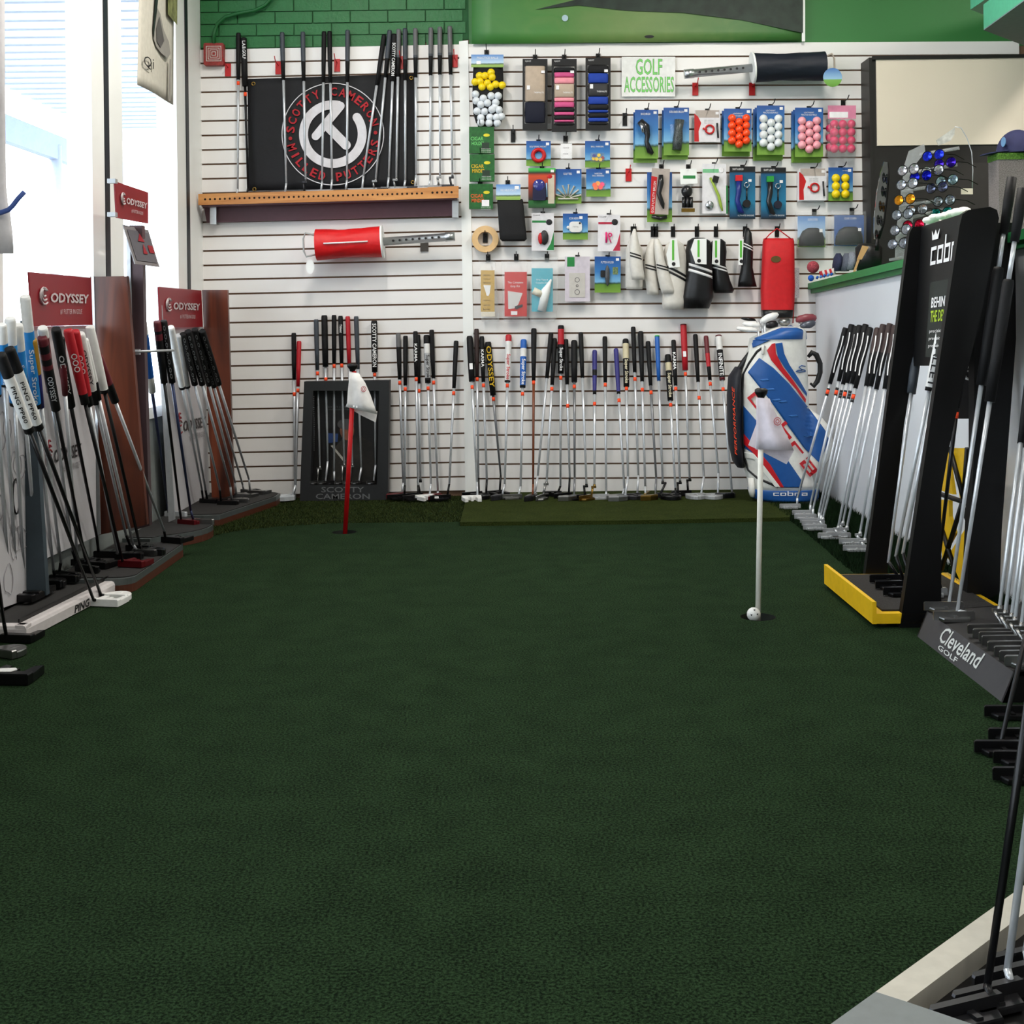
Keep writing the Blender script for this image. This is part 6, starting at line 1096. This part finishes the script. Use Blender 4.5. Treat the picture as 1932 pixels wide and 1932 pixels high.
# --- first stand
t = thing('putter_stand', (-1.48, 4.85, 0), 'cherry wood putter stand with red sign next to the bronze post', 'stand')
ody_sign(t, ((55, 513), (172, 524), (175, 613), (62, 616)), -1.57); back_panel(t, ((64, 616), (178, 614), (182, 1012), (72, 1060)), -1.59, tx=(.26, .72), ty=(.4, .46))
pxpoly(MB(), [(170, 522), (239, 521), (277, 990), (184, 1010)], 5.0, .03).build('side_panel', cher, t); pxpoly(MB(), [(172, 521), (177, 521), (190, 1008), (184, 1010)], 4.995, .004).build('metal_edge', silv, t)
MB().prism([Vector((-1.61, 4.28, z)) for z in (.05, .95)]+[Vector((-1.58, 4.28, .95)), Vector((-1.535, 4.28, .05))], (0, -.03, 0)).build('side_panel', M('slate_panel', (58, 70, 78), .5), t)
base(t, rounded(-1.62, -1.33, 4.5, 5.26, .06))
# --- post with small sign
t = thing('sign_post', (-1.477, 5.3, 0), 'bronze post with small red sign and tilted spec card', 'sign')
pxpoly(MB(), [(244, 425), (268, 425), (272, 640), (282, 992), (254, 1000)], 5.1, .04).build('post', brass, t); pxpoly(MB(), [(238, 428), (245, 428), (255, 1000), (247, 1002)], 5.09, .05).build('metal_edge', silv, t)
ody_sign(t, ((217, 342), (280, 363), (280, 422), (221, 411)), -1.47)
for v in (342, 405): MB().box(atX(212, v, -1.47), (.03, .03, .016)).build('clip', silv, t)
P = [atX(232, 424, -1.485), atX(280, 434, -1.47), at(301, 504, 5.12), at(255, 498, 4.82)]; MB().prism(P, (-.004, .004, 0)).build('spec_card', M('card_grey', (110, 106, 108), .45), t)
Pf = [P[0], P[1], P[2], P[3]]; m = MB(); m.add([bil(Pf, *p, .003) for p in ((.08, .9), (.92, .9), (.92, .1), (.08, .1))], [(0, 1, 2, 3)]); m.build('card_print', M('card_print_grey', (84, 82, 88), .45), t)
m = MB(); m.add([bil(Pf, *p, .006) for p in ((.35, .62), (.62, .62), (.5, .84))], [(0, 1, 2)]); m.add([bil(Pf, *p, .006) for p in ((.42, .3), (.6, .3), (.52, .58))], [(0, 1, 2)]); m.add([bil(Pf, *p, .006) for p in ((.7, .35), (.9, .35), (.9, .55), (.7, .55))], [(0, 1, 2, 3)]); m.build('card_graphic', osr, t)
MB().tube([at(241, 664, 5.06), at(272, 663, 5.06), at(328, 661, 5.2)], .005, 6).build('hook_bar', silv, t); MB().box(at(252, 664, 5.07), (.05, .02, .022)).build('hook_plate', silv, t)
base(t, [(-1.62, 5.36), (-1.5, 5.34)]+[(-1.62+.30*math.sin(a), 5.66-.30*math.cos(a)) for a in [math.radians(30+10*i) for i in range(13)]]+[(-1.5, 5.96), (-1.62, 5.96)])
# --- second stand
t = thing('putter_stand', (-1.45, 6.3, 0), 'cherry wood putter stand with red sign in the window corner', 'stand')
ody_sign(t, ((300, 541), (380, 548), (383, 617), (303, 618)), -1.55); back_panel(t, ((305, 617), (384, 617), (396, 950), (326, 978)), -1.57, tx=(.36, .95), ty=(.44, .5))
pxpoly(MB(), [(381, 547), (429, 547), (441, 934), (400, 945)], 6.55, .03).build('side_panel', cher, t); pxpoly(MB(), [(296, 541), (303, 541), (330, 980), (318, 985)], 5.75, .01).build('metal_edge', silv, t)
base(t, [(-1.62, 5.98), (-1.43, 5.97), (-1.36, 5.98), (-1.21, 6.6), (-1.21, 6.72), (-1.25, 6.78), (-1.62, 6.78)])
# --- ping tray
pw = M('tray_pearl', (206, 200, 200), .35); t = thing('putter_stand', (-1.5, 4.2, 0), 'white putter tray with black lettering on its rounded rim', 'stand')
A, B_ = atZ(50, 1209, 0), atZ(228, 1115, 0); d = (B_-A).normalized(); n = Vector((-d.y, d.x, 0)); h = .045
def rim(p, q, w):
    dd = (q-p).normalized(); nn = Vector((-dd.y, dd.x, 0)); m = MB(); prof = [(0, .004), (0, h-.012), (.004, h-.003), (.012, h), (w, h), (w, 0)]
    P = [[e+nn*x+Vector((0, 0, z)) for x, z in prof] for e in (p, q)]; k = len(prof)
    m.add(P[0]+P[1], [(i, (i+1) % k, k+(i+1) % k, k+i) for i in range(k)]+[list(range(k)), list(range(k, 2*k))]); return m
rim(A, B_, .035).build('rim', pw, t); rim(Vector((-1.625, A.y+.01, 0)), A, .035).build('rim', pw, t)
MB().prism([A+n*.03+d*.03, B_+n*.03-d*.02, B_+n*.2-d*.02, A+n*.17+d*.03], (0, 0, .038)).build('tray_floor', matk, t); MB().prism([A+n*.036+d*.03+Vector((0, 0, h)), B_+n*.036-d*.02+Vector((0, 0, h)), B_+n*.04-d*.02+Vector((0, 0, h)), A+n*.04+d*.03+Vector((0, 0, h))], (0, 0, .012)).build('inner_lip', black, t)
vs, fs = glyphs('PING', .03, .15); m = MB(); m.add([A+d*(.33+.115*x)*1.0+Vector((0, 0, .006+.026*y))-n*.001 for x, y in vs], fs); m.build('lettering', M('black_print'), t)
P = quadX(((-30, 700), (41, 700), (58, 1128), (-30, 1160)), -1.6); MB().prism(P, (-.015, 0, 0)).build('back_panel', pan, t)
for k in range(9):
    m = MB(); cxx, cyy = .55+.3*math.sin(k*2.4), .75-.16*(k % 5); m.tube([bil(P, cxx+(.1+.03*(k % 4))*math.cos(a), cyy+(.05+.012*(k % 3))*math.sin(a)*(1+.2*math.sin(3*a+k)), .002) for a in [6.2832*i/24 for i in range(25)]], .0011, 4, cap=False); m.build('contour_line', M('panel_text_grey'), t)
m = MB(); m.tube([bil(P, .72+.08*math.cos(a), .46+.075*math.sin(a), .003) for a in [6.2832*i/24 for i in range(25)]], .003, 5, cap=False); m.build('ring_mark', ktext, t)
# ---------------------------------------------------------------- putters on those stands
def lp(lb, grp, tp, ge, bt, hd, X, g, z=.055, **o):
    o.setdefault('yaw', -.3+random.uniform(-.25, .25)); putter(lb, grp, tp, ge, bt, ('X', X), hd, g, zf=z, **o)
GP = 'putters on the white lettered tray'; WP = 'on the white lettered tray'
lp('white gripped black shafted putter with white head on the turf, nearer the tray end', GP, (17, 657), (72, 797), (191, 1124), (197, 1134), -1.5, [(.28, 'k'), (.93, 'w'), (1, 'k')], .001, gt='fat', sh='k', hm='w', kind='mallet', txt=('PING PP60', .38, .85, .36), tm=ktext)
lp('white gripped black shafted putter with white head in front of the lettering', GP, (0, 668), (46, 803), (177, 1133), (181, 1144), -1.5, [(.28, 'k'), (.93, 'w'), (1, 'k')], .001, gt='fat', sh='k', hm='w', kind='fang', txt=('PING PP60', .38, .85, .36), tm=ktext)
for tp, ge, bt, hd, nm, kd, g in (((47, 559), (74, 757), (101, 1075), (103, 1098), 'tallest white and sky blue gripped putter', 'mallet', 's'), ((19, 600), (42, 756), (45, 1090), (44, 1124), 'white capped blue gripped putter', 'fang', 's'), ((33, 612), (70, 760), (72, 1078), (74, 1108), 'short white and blue gripped putter', 'mallet', 's'), ((2, 612), (22, 720), (31, 1095), (30, 1130), 'blue gripped putter at the tray end', 'fang', 's'), ((-14, 640), (4, 740), (17, 1102), (18, 1136), 'partly hidden blue gripped putter', 'fang', 's'), ((62, 640), (85, 760), (115, 1062), (112, 1090), 'navy and ochre gripped putter', 'blade', 'o')):
    lp('%s %s' % (nm, WP), GP, tp, ge, bt, hd, -1.52, [(.3, 'w'), (.96, 's'), (1, 'k')] if g == 's' else [(.5, 'o'), (1, 'n')], .045, gt='fat' if g == 's' else 'std', hm='k', kind=kd, txt=('Super Stroke', .45, .95, .6) if g == 's' else None)
GO = 'putters on the first red signed stand'; WO = 'on the stand beside the bronze post'
for tp, ge, bt, hd, g, nm, sh, hm, kd, tx, gt in (((80, 618), (107, 728), (137, 1040), (143, 1068), [(.15, 'w'), (1, 'm')], 'white tipped maroon gripped putter', 'c', 'k', 'mallet', None, 'fat'), ((79, 636), (126, 762), (160, 1050), (166, 1072), [(.1, 'm'), (.2, 'k'), (.28, 'm'), (.36, 'k'), (.42, 'm'), (1, 'k')], 'maroon striped black gripped putter', 'k', 'k', 'fang', ('ODYSSEY', .5, .85, .5), 'fat'), ((105, 620), (146, 755), (183, 1015), (186, 1052), 'k', 'black marbled gripped putter', 'k', 'k', 'mallet', ('ODYSSEY', .3, .8, .5), 'fat'), ((115, 637), (140, 740), (146, 1055), (150, 1078), [(.2, 'k'), (1, 'm')], 'dark capped maroon gripped putter', 'c', 'k', 'blade', None, 'std'), ((128, 622), (164, 755), (230, 1055), (232, 1070), [(.86, 'r'), (1, 'k')], 'bright red gripped putter with red head', 'k', 'r', 'fang', ('OOO', .3, .55, .6), 'fat'), ((141, 624), (176, 757), (222, 1045), (226, 1056), [(.86, 'r'), (1, 'k')], 'bright red gripped putter with dark head', 'c', 'k', 'mallet', ('OOO', .3, .55, .6), 'fat'), ((151, 629), (186, 752), (238, 1010), (246, 1040), [(.8, 'w'), (1, 'k')], 'white gripped putter with black swirl', 'c', 'k', 'mallet', ('ODYSSEY', .2, .7, .4), 'fat'), ((169, 616), (200, 735), (264, 1030), (268, 1048), [(.95, 'w'), (1, 'k')], 'tall plain white gripped putter', 'k', 'k', 'mallet', None, 'fat'), ((185, 672), (210, 752), (310, 1002), (312, 1024), [(.6, 'm'), (1, 'k')], 'leaning maroon gripped putter at the base corner', 'c', 'k', 'fang', None, 'fat'), ((160, 640), (188, 748), (252, 1030), (258, 1048), [(.7, 'w'), (1, 'k')], 'half hidden white gripped putter', 'c', 's', 'mallet', None, 'std')):
    lp('%s %s' % (nm, WO), GO, tp, ge, bt, hd, -1.5, g, .055, sh=sh, hm=hm, kind=kd, txt=tx, gt=gt, tm=ktext if 'swirl' in nm else None)
GQ = 'putters by the corner stand'
lp('blue and white gripped putter hooked to the bronze post', GQ, (267, 592), (286, 729), (316, 950), (318, 975), -1.5, [(.25, 'w'), (.8, 'b'), (1, 'w')], .05, gt='fat', sh='u', hm='c', kind='blade')
MB().tube([atX(262, 505, -1.5), atX(267, 594, -1.5)], .004, 6).build('alignment_rod', M('teal_rod', (40, 90, 90), .4), bpy.data.objects['sign_post']) if 'sign_post' in bpy.data.objects else None
for tp, ge, bt, hd, g, nm, sh, hm, kd, X in (((296, 606), (310, 718), (339, 962), (342, 990), [(.15, 'm'), (.2, 'k'), (.3, 'm'), (1, 'k')], 'maroon striped putter with red round head', 'k', 'r', 'mallet', -1.48), ((308, 605), (323, 718), (360, 965), (365, 990), 'k', 'mottled black gripped putter with blue shaft', 'u', 's', 'blade', -1.46), ((322, 617), (344, 725), (381, 925), (383, 950), [(.96, 'w'), (1, 'k')], 'plain white gripped putter', 'c', 'k', 'fang', -1.5), ((336, 632), (364, 725), (388, 925), (391, 950), [(.96, 'i'), (1, 'k')], 'silver gripped putter', 'c', 'k', 'fang', -1.5), ((345, 629), (372, 721), (415, 925), (417, 954), 'k', 'black speckled putter, first of five', 'c', 'k', 'mallet', -1.48), ((354, 624), (380, 720), (435, 920), (437, 950), 'k', 'black speckled putter, second of five', 'c', 's', 'mallet', -1.46), ((367, 621), (393, 720), (444, 912), (446, 940), 'k', 'black speckled putter, third of five', 'c', 's', 'fang', -1.45), ((376, 634), (398, 722), (458, 915), (460, 932), 'k', 'black speckled putter, fourth of five', 'c', 's', 'mallet', -1.44), ((381, 624), (407, 718), (470, 905), (472, 934), 'k', 'black speckled putter, fifth of five', 'c', 's', 'fang', -1.42)):
    lp('%s on the corner stand' % nm, GQ, tp, ge, bt, hd, X, g, .05, sh=sh, hm=hm, kind=kd, gt='fat', txt=('o.o.oo..o.oo', .06, .92, .3) if g == 'k' else None, tm=M('speckle_print', (110, 112, 114), .6))
# putters at the frame edge
lp('dark mallet putter on the turf before the white tray', 'turf putters before the white tray', (-60, 700), (-40, 860), (8, 1178), (12, 1212), -1.45, 'k', .001, kind='fang', hm='k', sh='k')
lp('steel mallet putter on the turf before the white tray', 'turf putters before the white tray', (-90, 720), (-66, 880), (-20, 1200), (-12, 1238), -1.45, 'k', .001, kind='mallet', hm='s', sh='c')
t = thing('mallet_putter', atZ(5, 1290, 0), 'black mallet putter head with white arrow top lying near the tray', 'putter'); H = atZ(-16, 1292, .0); b = MB(); head_geo(b, 'fang', H, -.1, 0, 1.25); b.build('head', HM['k'], t); m = MB(); m.prism([H+Vector((x, y, .0325)) for x, y in ((.0, .0), (.05, .0), (.06, .02), (.05, .035), (0, .03))], (0, 0, .002)); m.build('alignment_plate', HM['w'], t); MB().tube([H+Vector((-.02, 0, .03)), H+Vector((-.25, .05, .8))], .006, 8).build('shaft', SH['k'], t)
# rolled banner with blue strap at the window post
t = thing('rolled_banner', atX(4, 470, -1.6), 'white rolled banner tied with a blue strap on the window post', 'banner'); loft(MB(), [(-40, -30, 8), (200, -30, 9), (350, -30, 11), (385, -30, 15), (400, -30, 19), (440, -30, 24), (478, -30, 26)], 4.1, .03, 12).build('roll', M('banner_pale', (206, 204, 208), .7), t)
MB().tube([at(u, v, 4.06) for u, v in ((-10, 404), (5, 400), (16, 396), (24, 388), (33, 376), (46, 362))], .008, 8, ex=.6).build('strap', M('strap_blue', (58, 84, 150), .5), t)
# iron poster in the window
t = thing('window_poster', atX(295, 190, -1.6), 'grey poster of a golf iron head hanging in the window', 'poster'); Q = quadX(((263, -60), (331, -75), (329, 198), (259, 160)), -1.6); b = MB()
b.grid([[bil(Q, i/12, j/12, .006*math.sin(5*i/12)) for i in range(13)] for j in range(13)], th=(-.001, 0, 0)); b.build('sheet', M('poster_grey', (200, 196, 184), .7), t)
def dec(pts, nm, mat, o=.012): m = MB(); m.add([bil(Q, x, y, o) for x, y in pts], [list(range(len(pts)))]); m.build(nm, mat, t)
dec([(.34, .5), (.36, .6), (.42, .66), (.5, .62), (.6, .5), (.75, .42), (.8, .34), (.72, .3), (.55, .32), (.4, .36), (.32, .42)], 'iron_face', M('poster_iron', (150, 146, 140), .5)); dec([(.38, .5), (.46, .6), (.6, .42), (.5, .36), (.4, .4)], 'iron_cavity', M('poster_iron_dark', (92, 88, 88), .5), .015); dec([(.32, .42), (.34, .5), (.4, .65), (.44, .78), (.36, .84), (.34, .7), (.3, .5)], 'iron_edge', M('poster_black', (30, 36, 36), .5), .014); dec([(.72, .62), (1, .55), (1, 1), (.7, 1)], 'foliage_print', M('poster_foliage', (120, 124, 80), .7, noise=(30, .5)), .011); dec([(.1, .93), (.4, .86), (.45, .95), (.3, 1), (.1, 1)], 'red_print', M('poster_red', (190, 90, 66), .7), .011)
m = MB(); vs, fs = glyphs('Qi', .0, 0); m.add([bil(Q, .06+.26*x, .16+.1*y, .016) for x, y in vs], fs); m.build('lettering', ktext, t)
dec([(.78, .3), (.82, .3), (.82, .0), (.76, .0)], 'shaft_print', M('poster_iron'), .011)
